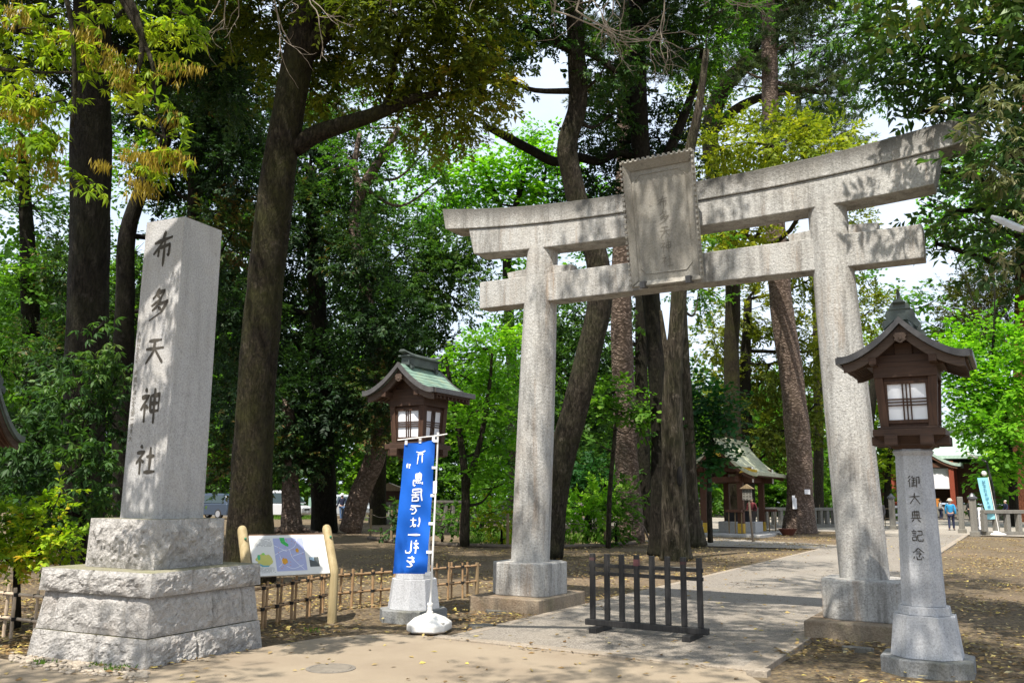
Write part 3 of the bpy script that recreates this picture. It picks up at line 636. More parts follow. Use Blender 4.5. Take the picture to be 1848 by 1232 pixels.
def lantern(loc, label, inscription=False, orn=.88):
    L = thing('stone_lantern', label, 'lantern', (*loc, 0), 0, 'tall lanterns flanking the gate')
    mb = MB(); mb.prism(octagon(.40, .19), 'z', -.08, .135); mb.build('plinth', M['granite_plinth'], L, bevel=.012)
    mb = MB(); mb.loft([[(x, y, z) for x, y in octagon(h, h*.5)] for h, z in ((.312, .137), (.268, .52))]); mb.build('base_block', M['granite_blue'], L, bevel=.004)
    mb = MB(); mb.loft([[(x, y, z) for x, y in octagon(h, h*.5)] for h, z in ((.232, .522), (.222, .60))]); mb.build('base_ring', M['granite_blue'], L, bevel=.005)
    mb = MB(); mb.loft([[(x, y, z) for x, y in octagon(h, h*.52)] for h, z in ((.19, .602), (.160, 2.035), (.178, 2.065), (.184, 2.08), (.150, 2.115), (.142, 2.20))]); sh = mb.build('post', M['granite_blue'], L, bevel=.003)
    if inscription:
        mb = MB()
        for nm, py, cx in (('go', 868, 1660), ('dai', 899, 1661), ('tenn', 931, 1662), ('ki', 966, 1664), ('nen', 999, 1665)):
            y = -.19; z = zat(cx, py, loc[0], loc[1]+y); hw = .19 + (.160-.19)*(z-.602)/1.433
            glyph(mb, GL[nm], (0, -hw-.001, z), (1, 0, 0), (0, 0, 1), (0, -1, 0), .11, .115, 7.5)
        mb.build('inscription', M['engrave'], sh)
    mb = MB(); mb.frustum((0, 0), .33, .33, .60, .60, 2.10, 2.22); mb.box((0, 0, 2.255), (.65, .65, .068)); mb.box((0, 0, 2.302), (.56, .56, .026))
    for s in (-1, 1):
        for a in (0, 1):
            c, d = ((s*.16, 0, 2.18), (.12, .70, .10)); 
            if a: c, d = (c[1], c[0], c[2]-.0), (d[1], d[0], d[2]-.01)
            mb.box(c, d)
    mb.build('bracket_tray', M['dark_wood_x'], L, bevel=.006)
    # light box, flaring slightly upward
    mb = MB(); z0, z1 = 2.316, 2.80; b0, b1 = .238, .266
    for sx in (-1, 1):
        for sy in (-1, 1):
            k = .04
            mb.hexa([(sx*b0-k+(-sx*.02), sy*b0-k-sy*.02, z0), (sx*b0+k-sx*.02, sy*b0-k-sy*.02, z0), (sx*b0+k-sx*.02, sy*b0+k-sy*.02, z0), (sx*b0-k-sx*.02, sy*b0+k-sy*.02, z0),
                     (sx*b1-k-sx*.02, sy*b1-k-sy*.02, z1), (sx*b1+k-sx*.02, sy*b1-k-sy*.02, z1), (sx*b1+k-sx*.02, sy*b1+k-sy*.02, z1), (sx*b1-k-sx*.02, sy*b1+k-sy*.02, z1)])
    mb.box((0, 0, 2.335), (.43, .43, .035)); mb.box((0, 0, 2.785), (.48, .48, .035))
    bx = mb.build('light_box', M['dark_wood'], L, bevel=.004)
    mb = MB(); mb.box((0, 0, 2.86), (.58, .58, .115)); mb.box((0, 0, 2.935), (.70, .58, .04)); mb.box((0, 0, 2.99), (.50, .56, .08)); mb.box((0, 0, 3.08), (.16, .54, .14))
    for s in (-1, 1): mb.box((s*.27, 0, 2.955), (.07, .92, .07))
    mb.prism([(-.44, 2.955), (.44, 2.955), (.16, 3.12), (0, 3.24), (-.16, 3.12)], 'y', -.24, .24)
    mb.build('frieze', M['dark_wood_x'], bx, bevel=.004)
    for k in range(4):
        rot = Matrix.Rotation(k*math.pi/2, 3, 'Z')
        tilt = (b1-b0)/(z1-z0)
        def P(x, z, o): return rot @ Vector((x, -(b0-.018 + (z-z0)*tilt) + o, z))
        mb = MB()
        def bar(x0, x1, za, zb, o=-.012, d=.022):
            mb.hexa([P(x0, za, o), P(x1, za, o), P(x1, za, o+d), P(x0, za, o+d), P(x0, zb, o), P(x1, zb, o), P(x1, zb, o+d), P(x0, zb, o+d)])
        W_ = .175
        bar(-W_-.03, -W_, z0+.035, z1-.03, -.014); bar(W_, W_+.03, z0+.035, z1-.03, -.014); bar(-W_-.0285, W_+.0285, z0+.032, z0+.068, -.0165); bar(-W_-.0285, W_+.0285, z1-.062, z1-.03, -.0165)
        win = mb.build('window_frame', M['dark_wood'], bx, bevel=.003)
        mb = MB()
        for c in (-.034, 0, .034): bar(c-.0065, c+.0065, z0+.068, z1-.062, -.009, .013)
        for c in (-.03, .0, .03): zc = (z0+z1)/2 + c + .0; bar(-W_, W_, zc-.006, zc+.006, -.0115, .013)
        mb.build('lattice', M['dark_wood'], win)
        mb = MB(); bar(-W_-.01, W_+.01, z0+.06, z1-.05, .006, .006); mb.build('paper_pane', M['paper'], win)
    gable_roof(L, .585, .49, 3.36, 2.985, dict(top=M['copper'], edge=M['roof_edge'], barge=M['barge_wood'], wood=M['dark_wood_x'], ridge=M['copper_dark']), orn=orn)
    for s in (-1, 1):
        mb = MB(); y = s*.475; z = 3.165
        mb.prism([(-.05, z+.05), (-.06, z+.02), (-.045, z), (-.055, z-.02), (-.03, z-.035), (-.012, z-.05), (.012, z-.05), (.03, z-.035), (.055, z-.02), (.045, z), (.06, z+.02), (.05, z+.05)], 'y', y-.015, y+.015)
        mb.sphere((0, y - .016*1, z-.01), (.018, .01, .018), 8, 5)
        mb.build('gable_pendant', M['barge_wood'], L)
    return L
lantern((-.885, 9.63), 'pale stone lantern with five carved characters and dark wooden light box, right of the gate', True, 1.02)
lantern((-7.11, 9.80), 'stone lantern with green copper roof standing behind the blue banner', False, .55)
# ------------------------------------------------------------------ wooden barrier on the path
a, b = G(1062, 1140), G(1275, 1160); a, b = Vector((a.x, a.y)), Vector((b.x, b.y))
bc = (a+b)/2; ang = math.atan2((b-a).y, (b-a).x); bl = (b-a).length
bar_ = thing('wooden_barrier', 'low black painted barrier of eight upright bars standing across the path', 'barrier', (bc.x, bc.y, .03), ang)
mb = MB(); mb.box((0, 0, .095), (bl + .06, .075, .07)); mb.build('sill_beam', M['black_wood'], bar_, bevel=.006)
for s in (-1, 1):
    mb = MB(); mb.box((s*(bl/2-.16), 0, .03), (.10, .46, .06)); mb.build('foot', M['black_wood'], bar_, bevel=.006)
for z in (.76, .665):
    mb = MB(); mb.box((0, .0, z), (bl-.03, .032, .042)); mb.build('rail', M['black_wood'], bar_, bevel=.004)
for k in range(8):
    x = -bl/2 + .06 + k*(bl-.12)/7; mb = MB(); mb.box((x, 0, .13+.385), (.062, .05, .77)); o = mb.build('bar', M['black_wood'], bar_, bevel=.006)
    if k in (0, 3, 6):
        m2 = MB(); m2.box((x, 0, .865 - (.03 if k != 3 else .05)), (.0635, .0515, .035 if k != 3 else .075)); m2.build('worn_top', flat('worn_red_paint_%d' % k, (.05, .025, .025) if k != 3 else (.15, .06, .06), .8, .3), o)

# ------------------------------------------------------------------ blue banner on a weighted stand
fb = G(775, 1138); ban = thing('banner_stand', 'blue vertical banner with white reversed brush lettering on a white pole and weighted base', 'banner', (fb.x, fb.y, .0), R(20))
mb = MB(); 
ring = lambda hx, hy, c, z: [(x*hx, y*hy, z) for x, y in octagon(1, c)]
mb.loft([ring(.20, .26, .45, .0), ring(.235, .30, .4, .02), ring(.235, .30, .4, .095), ring(.215, .28, .45, .115), ring(.16, .20, .5, .165), ring(.12, .15, .5, .18), ring(.06, .07, .5, .205)])
base = mb.build('weighted_base', M['white_plastic'], ban, bevel=.012, smooth='auto')
mb = MB(); mb.lathe([(.022, .2), (.04, .205), (.04, .225), (.03, .235), (.03, .30), (.036, .302), (.036, .325), (.02, .33)], 16); mb.build('pole_socket', M['white_plastic'], base)
mb = MB(); mb.box((.175, -.16, .10), (.09, .06, .05)); mb.build('grip_recess', flat('grip_shadow_plastic', (.42, .40, .37), .6), base, bevel=.006)  # solid block; the shade of the recess is put into its grey
ptop = zat(792, 783, fb.x, fb.y); lean = .05
pole = [(0, 0, .2), (lean*.5, 0, ptop*.5), (lean, 0, ptop)]
mb = MB(); mb.tube(pole, [.014, .0125, .011], 12); mb.tube([(lean-.001, 0, ptop-.005), (lean, 0, ptop+.02)], .016, 12); mb.build('pole', M['white_plastic'], ban)
mb = MB(); mb.tube([(-.47, -.01, ptop-.075), (lean-.0, -.01, ptop-.02), (.17, -.01, ptop+.0)], .0075, 8); mb.build('cross_bar', M['white_plastic'], ban)
cw, ch = .40, 1.62; z1 = ptop - .075; NX, NZ = 14, 48
def cloth(fx, fz):   # fx 0 left..1 pole side ; fz 0 top..1 bottom
    x = lean*(1-fz*.85) - .035 - cw*(1-fx) - .055*fz*(1-fx)*.9 - .02*fz
    z = z1 - ch*fz - .03*(1-fx)*(1-fz) - .015*(1-fx)
    y = .012*math.sin(fx*5 + fz*7) + .05*math.sin(fz*9 + fx*2.5)*fx*(1-fx) + .014*math.sin(fz*23 - fx*7)*(.3 + fx)*.6 + .05*(1-fx)*fz
    return Vector((x, y, z))
vs = [cloth(i/NX, j/NZ) for j in range(NZ+1) for i in range(NX+1)]
vs2 = [p + Vector((0, .003, 0)) for p in vs]; n0 = len(vs)
fs = [(j*(NX+1)+i, j*(NX+1)+i+1, (j+1)*(NX+1)+i+1, (j+1)*(NX+1)+i) for j in range(NZ) for i in range(NX)]
mb = MB(); mb.add(vs, fs); mb.add(vs2, [f[::-1] for f in fs]); cl = mb.build('cloth', M['blue_cloth'], ban, smooth=True)
# mirrored lettering follows the cloth
mb = MB()
for nm, fz, sz, sh_, fx in (('gate', .105, .125, .125, .56), ('tori', .288, .135, .165, .56), ('i', .408, .145, .165, .55), ('de', .518, .15, .13, .53), ('ha', .615, .135, .135, .54), ('ichi', .71, .17, .17, .53), ('rei', .80, .17, .165, .51), ('wo', .91, .15, .135, .5)):
    t = MB(); glyph(t, [[(100-x, y) for x, y in st] for st in GL[nm]], (0, 0, 0), (1, 0, 0), (0, 0, 1), (0, -1, 0), sz, sh_, 10.5 if nm not in ('ichi', 'de', 'wo') else 13, 0.)
    v2 = []
    for (x, y, z) in t.v:
        p = cloth(fx + x/cw, fz - z/ch); v2.append(p + Vector((0, -.0045 + y, 0)))
    mb.add(v2, t.f)
for (x0, zz) in ((-.115, .175), (-.085, .18)):
    t = MB(); glyph(t, [[(50, 0), (30, 50), (40, 100)]], (0, 0, 0), (1, 0, 0), (0, 0, 1), (0, -1, 0), .05, .055, 34, 0.)
    mb.add([cloth(.45 + (x+x0)/cw, zz - z/ch) + Vector((0, -.0045+y, 0)) for x, y, z in t.v], t.f)
mb.build('lettering', M['print_white'], cl)
for fz in (.0, .205, .415, .625, .835, .995):
    p = cloth(1, fz); mb = MB(); mb.box((p.x + .012, p.y - .003, p.z - .01), (.065, .008, .034)); mb.build('pole_tab', M['white_tab'], ban)
for fx in (.06, .5, .95):
    p = cloth(fx, 0); mb = MB(); mb.box((p.x, p.y-.004, p.z+.015), (.032, .01, .06)); mb.build('cross_bar_tab', M['white_tab'], ban)
p = cloth(1, .36); mb = MB(); mb.box((p.x+.035, -.008, p.z), (.05, .012, .15)); mb.build('tied_cord_cover', M['white_tab'], ban, bevel=.004)

# ------------------------------------------------------------------ map sign between two timber posts
pr, pl_ = G(599, 1120), G(441, 1133); pr, pl_ = Vector((pr.x, pr.y)), Vector((pl_.x, pl_.y))
d_ = (pr-pl_); sw = d_.length; sang = math.atan2(d_.y, d_.x)
sg = thing('map_sign', 'tilted white map board between two round-topped pale timber posts beside the stone pillar', 'map sign', ((pr.x+pl_.x)/2, (pr.y+pl_.y)/2, 0), sang)
tl = R(28); zk = .62; Lp = .62
for s in (-1, 1):
    x = s*(sw/2); r = .06; mb = MB()
    def sec(c, ny, nz, rr): return [(c[0] + rr*math.cos(2*math.pi*j/20), c[1] + rr*math.sin(2*math.pi*j/20)*ny, c[2] + rr*math.sin(2*math.pi*j/20)*nz) for j in range(20)]
    rings = [sec((x, 0, -.05), 1, 0, r), sec((x, 0, zk-.04), 1, 0, r), sec((x, .01, zk+.02), .95, -.28, r)]
    for L_, rr in ((.1, r), (Lp-.03, r), (Lp+.005, r*.9), (Lp+.03, r*.66), (Lp+.042, r*.3)):
        rings.append(sec((x, math.sin(tl)*L_, zk + math.cos(tl)*L_), math.cos(tl), -math.sin(tl), rr))
    mb.loft(rings); po = mb.build('post', M['post_wood'], sg, smooth='auto')
    mb = MB(); L_ = .46; mb.sphere((x + .0, math.sin(tl)*L_ - .066, zk + math.cos(tl)*L_ + .03), .017, 10, 6); mb.build('green_bolt', flat('green_bolt_cap_%d' % (s+1), (.05, .2, .11), .5), po)
pan = MB(); bw = sw - .14; bh = .545; rotx = Matrix.Rotation(-tl, 3, 'X'); o_ = Vector((0, -.02, zk-.02))
def BP(fx, fz, lift=0.):  # board coordinates in metres from its lower left corner
    return o_ + rotx @ Vector((-bw/2 + fx*bw, -.016 - lift, fz*bh))
pan.hexa([o_ + rotx @ Vector(q) for q in ((-bw/2, -.015, 0), (bw/2, -.015, 0), (bw/2, .015, 0), (-bw/2, .015, 0), (-bw/2, -.015, bh), (bw/2, -.015, bh), (bw/2, .015, bh), (-bw/2, .015, bh))])
pb = pan.build('panel', M['board'], sg, bevel=.003)
tp = MB(); tp.hexa([o_ + rotx @ Vector(q) for q in ((-bw/2, -.018, bh+.001), (bw/2, -.018, bh+.001), (bw/2, .018, bh+.001), (-bw/2, .018, bh+.001), (-bw/2, -.018, bh+.012), (bw/2, -.018, bh+.012), (bw/2, .018, bh+.012), (-bw/2, .018, bh+.012))]); tp.build('top_strip', flat('brown_strip', (.22, .13, .08), .6), pb)
def patch(name, pts, col, lift):
    mb = MB(); mb.add([BP(x, z, lift) for x, z in pts], [tuple(range(len(pts)))]); return mb.build(name, flat('print_' + name, col, .4, .05), pb)
def blobp(cx, cz, rx, rz, seed, n=18):
    return [(cx + rx*math.cos(2*math.pi*i/n)*(1+.45*noise.noise(Vector((i*.9, seed, 0)))), cz + rz*math.sin(2*math.pi*i/n)*(1+.45*noise.noise(Vector((i*.9, seed, 5))))) for i in range(n)]
patch('town_map', [(.30, .10), (.70, .10), (.70, .92), (.30, .92)], (.36, .39, .60), .001)
patch('park_area', [(.385, .93), (.45, .93), (.455, .83), (.495, .76), (.49, .70), (.455, .72), (.40, .80)], (.04, .42, .08), .002)
patch('temple_area', blobp(.415, .34, .042, .075, 2), (.62, .30, .015), .002); patch('station_area', blobp(.60, .60, .022, .055, 4), (.62, .30, .015), .002)
mb = MB()
for pts in ([(.30, .50), (.40, .60), (.50, .63), (.58, .72), (.62, .92)], [(.30, .74), (.38, .66), (.46, .58)], [(.43, .22), (.52, .15), (.66, .24)], [(.33, .2), (.38, .3), (.36, .5)], [(.5, .62), (.53, .4), (.66, .12)], [(.53, .46), (.69, .55)]):
    c = catmull(pts, 6)
    for p, q_ in zip(c, c[1:]):
        n_ = Vector((-(q_[1]-p[1])*bh, (q_[0]-p[0])*bw)).normalized()*.0028
        mb.add([BP(p[0]+n_.x/bw, p[1]+n_.y/bh, .0026), BP(p[0]-n_.x/bw, p[1]-n_.y/bh, .0026), BP(q_[0]-n_.x/bw, q_[1]-n_.y/bh, .0026), BP(q_[0]+n_.x/bw, q_[1]+n_.y/bh, .0026)], [(0, 1, 2, 3)])
mb.build('map_roads', M['print_white'], pb)
patch('wide_map', blobp(.155, .38, .105, .16, 7, 26), (.52, .50, .13), .001); patch('wide_map_water', [(.06, .28), (.13, .22), (.20, .22), (.22, .25), (.14, .255), (.08, .31)], (.10, .35, .45), .002)
patch('wide_map_green', blobp(.09, .45, .02, .07, 12), (.08, .42, .2), .002); patch('wide_map_wood', blobp(.15, .53, .02, .03, 15), (.25, .6, .1), .002)
patch('photograph', [(.745, .18), (.875, .18), (.875, .42), (.745, .42)], (.08, .09, .09), .001); patch('photograph_sky', [(.75, .36), (.81, .32), (.81, .415), (.75, .415)], (.35, .48, .58), .002)
mb = MB(); rr = random.Random(3)
for (x0, x1, z0, z1, st, pr_) in ((.05, .27, .70, .90, .03, .8), (.73, .95, .52, .88, .03, .75), (.05, .27, .07, .19, .028, .7)):
    z = z1
    while z > z0:
        x = x0
        while x < x1:
            w = rr.uniform(.006, .016)
            if rr.random() < pr_: mb.add([BP(x, z, .001), BP(x+w, z, .001), BP(x+w, z+.009, .001), BP(x, z+.009, .001)], [(0, 1, 2, 3)])
            x += w + .004
        z -= st
mb.build('small_print', flat('grey_print', (.14, .14, .14), .6), pb)
mb = MB()
for k in range(26):
    x, z = rr.uniform(.32, .68), rr.uniform(.14, .88); w = rr.uniform(.005, .011); mb.add([BP(x, z, .003), BP(x+w, z, .003), BP(x+w, z+w*2, .003), BP(x, z+w*2, .003)], [(0, 1, 2, 3)])
mb.build('map_marks', flat('red_marks', (.6, .2, .15), .6), pb)

# ------------------------------------------------------------------ bamboo fences
def bamboo(mb, a, b, r, node=.19):
    a, b = Vector(a), Vector(b); L = (b-a).length; n = max(2, int(L/.03)); pts = []; rad = []; ph = random.uniform(0, node)
    for i in range(n+1):
        s = i/n*L; pts.append(a + (b-a)*(i/n)); k = (s+ph) % node
        rad.append(r*(1.16 if k < .03 else 1.)*(1-.05*i/n))
    mb.tube(pts, rad, 8)
def bamboo_fence(label, pts, h, mat, step=.26, group=None):
    c = pts[0]; f = thing('bamboo_fence', label, 'fence', (c[0], c[1], 0), 0, None); c = Vector((c[0], c[1], 0))
    for z in (h*.88, h*.42):
        for a, b in zip(pts, pts[1:]):
            mb = MB(); a3, b3 = Vector((*a, z)) - c, Vector((*b, z)) - c; e = (b3-a3).normalized()*.05
            bamboo(mb, a3-e, b3+e, .019, .3); mb.build('rail', mat, f, smooth='auto')
    for a, b in zip(pts, pts[1:]):
        a, b = Vector(a), Vector(b); L = (b-a).length; n = max(1, round(L/step)); t = (b-a)/L; nn = Vector((-t.y, t.x))
        for i in range(n+1):
            if i == 0 and tuple(a) != tuple(pts[0]): continue
            big = i in (0, n)
            off = nn*(.032 if i % 2 else -.032)
            p = a + t*(L*i/n + random.uniform(-.03, .03)) + (off if not big else nn*0) - Vector(c.xy)
            mb = MB(); hh = h*random.uniform(.96, 1.06)
            if big: mb.tube([(p.x, p.y, -.05), (p.x, p.y, hh*.98)], [.036, .034], 10); o = mb.build('end_post', M['stake'], f)
            else:
                bamboo(mb, (p.x, p.y, -.03), (p.x + random.uniform(-.012, .012), p.y, hh), random.uniform(.016, .021)); o = mb.build('upright', mat, f, smooth='auto')
                m2 = MB()
                for z in (h*.88, h*.42): m2.tube([(p.x - off.x*.5, p.y - off.y*.5, z-.02), (p.x - off.x*.5, p.y - off.y*.5, z+.02)], .034, 8)
                m2.build('twine_knot', M['twine'], o)
g3 = [G(*q).xy[:] for q in ((436, 1142), (596, 1101), (742, 1087), (862, 1073))]
bamboo_fence('low bamboo fence with two rails running behind the map sign and banner', g3, .54, M['bamboo'], .19)
bamboo_fence('low pale bamboo fence at the left foot of the stone pillar', [(-8.86, 5.95), (-10.4, 5.9), (-12., 5.9)], .56, M['bamboo_l'])

# ------------------------------------------------------------------ garden stakes with rope and log edging
mb = None; c0 = G(830, 985)
gf = thing('garden_fence', 'rough timber stakes with a rope and log edging around the planted bed', 'fence', (c0.x, c0.y, 0))
stk = [(668, 972, 918), (706, 978, 920), (831, 986, 925), (916, 988, 926), (1008, 989, 930), (1092, 986, 930), (1150, 981, 925)]
prev = None
for px, pb_, pt in stk:
    p = G(px, pb_); h = min(1.35, zat(px, pt, p.x, p.y)); q_ = (p.x - c0.x, p.y - c0.y)
    mb = MB(); mb.tube([(*q_, -.1), (*q_, h)], [.05, .045], 10); mb.build('stake', M['stake'], gf)
    if prev:
        (a, ha), (b, hb) = prev, (q_, h)
        mb = MB(); mb.tube([(a[0] + (b[0]-a[0])*i/8, a[1] + (b[1]-a[1])*i/8, (ha*.85)*(1-i/8) + hb*.85*i/8 - .12*math.sin(math.pi*i/8)) for i in range(9)], .012, 6); mb.build('rope', M['log'], gf)
        mb = MB(); mb.tube([(a[0], a[1]-.1, .05), ((a[0]+b[0])/2, (a[1]+b[1])/2-.12, .06), (b[0], b[1]-.1, .045)], [.07, .065, .07], 10); mb.build('edging_log', M['log'], gf)
    prev = (q_, h)
for (x0, y0), (x1, y1) in (((1172, 972), (1150, 925)), ((706, 920), (668, 972))):
    p = G(1174, 978) if x0 == 1172 else G(668, 974); q_ = D(x1, y1, depth_of(p))
    mb = MB(); mb.tube([Vector((p.x-c0.x, p.y-c0.y, 0)), Vector((q_.x-c0.x, q_.y-c0.y, q_.z))], [.045, .035], 8); mb.build('brace', M['log'], gf)

# ------------------------------------------------------------------ roofed notice board at the left edge
p = D(-4, 694, 9.8); nb = thing('notice_board', 'steep green copper roof of a wooden notice board behind the bright bush', 'notice board', (p.x-.62, p.y, 0), R(90))
gable_roof(nb, .36, .62, p.z, p.z - .58, dict(top=M['copper'], edge=M['copper_dark'], barge=M['barge_wood'], wood=M['vermilion'], ridge=M['copper_dark']))
for s in (-1, 1):
    mb = MB(); mb.box((0, s*.45, (p.z-.25)/2), (.11, .11, p.z-.25)); mb.build('post', M['dark_wood'], nb, bevel=.006)
mb = MB(); mb.box((0, 0, p.z-1.25), (.05, .79, .9)); mb.build('board', M['barge_wood'], nb, bevel=.004)

# ------------------------------------------------------------------ stone fences and gate posts
def stone_fence(label, a, b, h=.95, step=.55, mat=None, w=.24, group=None):
    mat = mat or M['granite_old']; a, b = Vector(a), Vector(b); L = (b-a).length
    f = thing('stone_fence', label, 'fence', (a.x, a.y, 0), math.atan2((b-a).y, (b-a).x), group)
    mb = MB(); mb.box((L/2, 0, .09), (L, .34, .2)); mb.build('base_course', mat, f, bevel=.015)
    mb = MB(); mb.box((L/2, 0, h-.09), (L+.1, .26, .17)); mb.build('top_rail', mat, f, bevel=.015)
    n = int(L/step)
    for i in range(n+1):
        mb = MB(); mb.box((i*L/n, 0, .19 + (h-.365)/2), (w, .2, h-.365)); mb.build('baluster', mat, f, bevel=.012)
    return f
xy = lambda px, py: G(px, py).xy
stone_fence('dark stone fence with square balusters behind the water pavilion', xy(1372, 953), xy(1505, 951), 1.15)
stone_fence('mossy stone fence right of the pale blue banner in the background', xy(1778, 966), xy(1900, 965), 1.2, .62)
stone_fence('old stone fence far behind the small green maple', xy(640, 938), xy(930, 934), 1.3, .7)
stone_fence('stone fence half hidden behind the forked trunks', xy(1040, 945), xy(1235, 950), 1.3, .7)
def gate_post(px, py, top, w, label, cap):
    p = G(px, py); h = zat(px, top, p.x, p.y); t = thing('stone_gate_post', label, 'gate post', (p.x, p.y, 0), 0, 'stone posts at the entrance of the shrine court')
    mb = MB(); mb.box((0, 0, h/2-.1), (w, w, h+.2)); mb.build('shaft', M['granite_old'], t, bevel=.03)
    mb = MB(); mb.box((0, 0, .1), (w+.12, w+.12, .24)); mb.build('foot', M['granite_old'], t, bevel=.02)
    if cap:
        mb = MB(); mb.lathe([(w*.75, h+.002), (w*.75, h+.09), (w*.5, h+.12), (w*.3, h+.22), (.02, h+.28)], 8, rot=math.pi/8); mb.build('cap', M['iron'], t)
    return p
a = gate_post(1737, 962, 896, .26, 'plain square stone post left of the two at the court entrance, by the blue-shirted walker', False)
b = gate_post(1760, 967, 900, .30, 'stone post with dark cap beside the pale blue banner', True)
c = gate_post(1612, 955, 899, .30, 'stone post with dark cap between the gate post and the lantern', True)
def balustrade(label, a, b, h):
    a, b = Vector(a), Vector(b); L = (b-a).length; f = thing('stone_balustrade', label, 'balustrade', (a.x, a.y, 0), math.atan2((b-a).y, (b-a).x))
    for z in (.25, .6, .95): mb = MB(); mb.box((L/2, 0, z*h), (L, .12, .12)); mb.build('rail', M['granite_blue'], f, bevel=.012)
    for x in (L*.5, L): mb = MB(); mb.box((x, 0, h/2), (.22, .22, h)); mb.build('post', M['granite_blue'], f, bevel=.015)
balustrade('pale railing of three stone bars running back from the dark-capped post by the banner', (b.x, b.y+.2), (b.x+.15, b.y+5), 1.25)
balustrade('pale stone railing seen between the gate and the right lantern', (c.x, c.y+.2), (c.x+.1, c.y+7), 1.3)
p = G(1773, 965); t = thing('name_stake', 'narrow white upright sign with dark writing at the railing end', 'sign', (p.x, p.y, 0))
mb = MB(); mb.box((0, 0, .78), (.22, .05, 1.05)); pl2 = mb.build('plate', M['white_tab'], t, bevel=.006)
mb = MB()
for k, nm in enumerate(('ten', 'shin', 'sha', 'dai')): glyph(mb, GL[nm], (0, -.0265, 1.1-k*.2), (1, 0, 0), (0, 0, 1), (0, -1, 0), .12, .13, 12)
mb.build('lettering', M['engrave'], pl2)
mb = MB(); mb.box((0, 0, .13), (.24, .12, .26)); mb.build('foot', M['iron'], t, bevel=.01)

# pale blue banner in the background
p = G(1797, 966); nb2 = thing('banner_stand', 'pale blue narrow banner on a thin pole in front of the far stone fence', 'banner', (p.x, p.y, 0), R(25))
hh = zat(1790, 862, p.x, p.y)
mb = MB(); mb.lathe([(.02, .22), (.1, .2), (.42, .1), (.45, .06), (.42, .0)], 14); mb.build('weighted_base', M['white_plastic'], nb2)
mb = MB(); mb.tube([(.16, 0, .15), (.02, 0, hh*.55), (-.12, 0, hh+.05)], .018, 8); mb.build('pole', M['white_plastic'], nb2)
mb = MB(); vs = []; n_ = 20
for j in range(n_+1):
    f = j/n_; xx = -.12 + .25*f*.75; z = hh - f*(hh-.75)
    vs += [(xx-.50 + .1*f, .05*math.sin(f*5), z+.0), (xx-.02, 0, z+.02)]
mb.add(vs, [(2*j, 2*j+1, 2*j+3, 2*j+2) for j in range(n_)]); mb.add([(x, y+.005, z) for x, y, z in vs], [(2*j, 2*j+2, 2*j+3, 2*j+1) for j in range(n_)]); c2 = mb.build('cloth', M['cyan_cloth'], nb2, smooth=True)
mb = MB()
for j, nm in enumerate(('ki', 'nen', 'sha', 'ten', 'go', 'dai', 'shin', 'ha')):
    f = .1 + j*.1; glyph(mb, GL[nm], (-.12 + .25*f*.75 - .26 + .05*f, -.03 + .025*math.sin(f*5), hh - f*(hh-.75)), (1, 0, 0), (0, 0, 1), (0, -1, 0), .16, .15, 13)
mb.build('lettering', M['print_cyan'], c2)
# lamp post beyond the banner
p = G(1800, 953); lp = thing('lamp_post', 'thin black lamp post with small white lamp beside the bright maple', 'lamp post', (p.x, p.y, 0)); h = zat(1788, 832, p.x, p.y)
mb = MB(); mb.tube([(0, 0, 0), (-.05, 0, h*.6), (-.28, 0, h)], [.085, .07, .055], 10); mb.build('pole', M['black_wood'], lp)
mb = MB(); mb.tube([(-.28, 0, h-.02), (-.8, 0, h+.28)], .05, 8); mb.build('arm', M['iron'], lp)
mb = MB(); mb.box((-1., 0, h+.36), (.6, .22, .1), Matrix.Rotation(R(28), 3, 'Y')); mb.build('lamp_head', M['white_plastic'], lp, bevel=.02)
mb = MB(); mb.sphere((-.45, 0, h*.82), .16, 10, 8); mb.build('lamp_globe', M['white_plastic'], lp)
# near street lamp at the right edge
q1, q2 = D(1793, 392, 7.6), D(1850, 416, 7.3); base = D(1935, 425, 7.1)
sl = thing('street_lamp', 'white flat lamp head on an arm at the right edge of the view', 'street lamp', (base.x, base.y, 0)); bo = Vector((base.x, base.y, 0))
ax_ = (q2-q1).normalized(); mid = (q1+q2)/2 - bo; sd = ax_.cross(Vector((0, 0, 1))).normalized(); up_ = sd.cross(ax_)
mb = MB(); L_ = (q2-q1).length/2
def hq(sx, w, t0, t1): return [mid + ax_*sx*L_ + sd*w*k + up_*t for k, t in ((-1, t0), (1, t0), (1, t1), (-1, t1))]
mb.loft([hq(-1, .04, -.012, .018), hq(-.6, .05, -.022, .022), hq(.5, .05, -.028, .022), hq(1., .035, -.022, .02)]); mb.build('lamp_head', flat('grey_white_lamp_shell', (.46, .46, .46), .45), sl, bevel=.01)
mb = MB(); mb.tube([mid + ax_*L_, base - bo, Vector((0, 0, base.z-.3)), Vector((0, 0, 0))], [.03, .035, .05, .07], 10); mb.build('pole', M['iron'], sl)

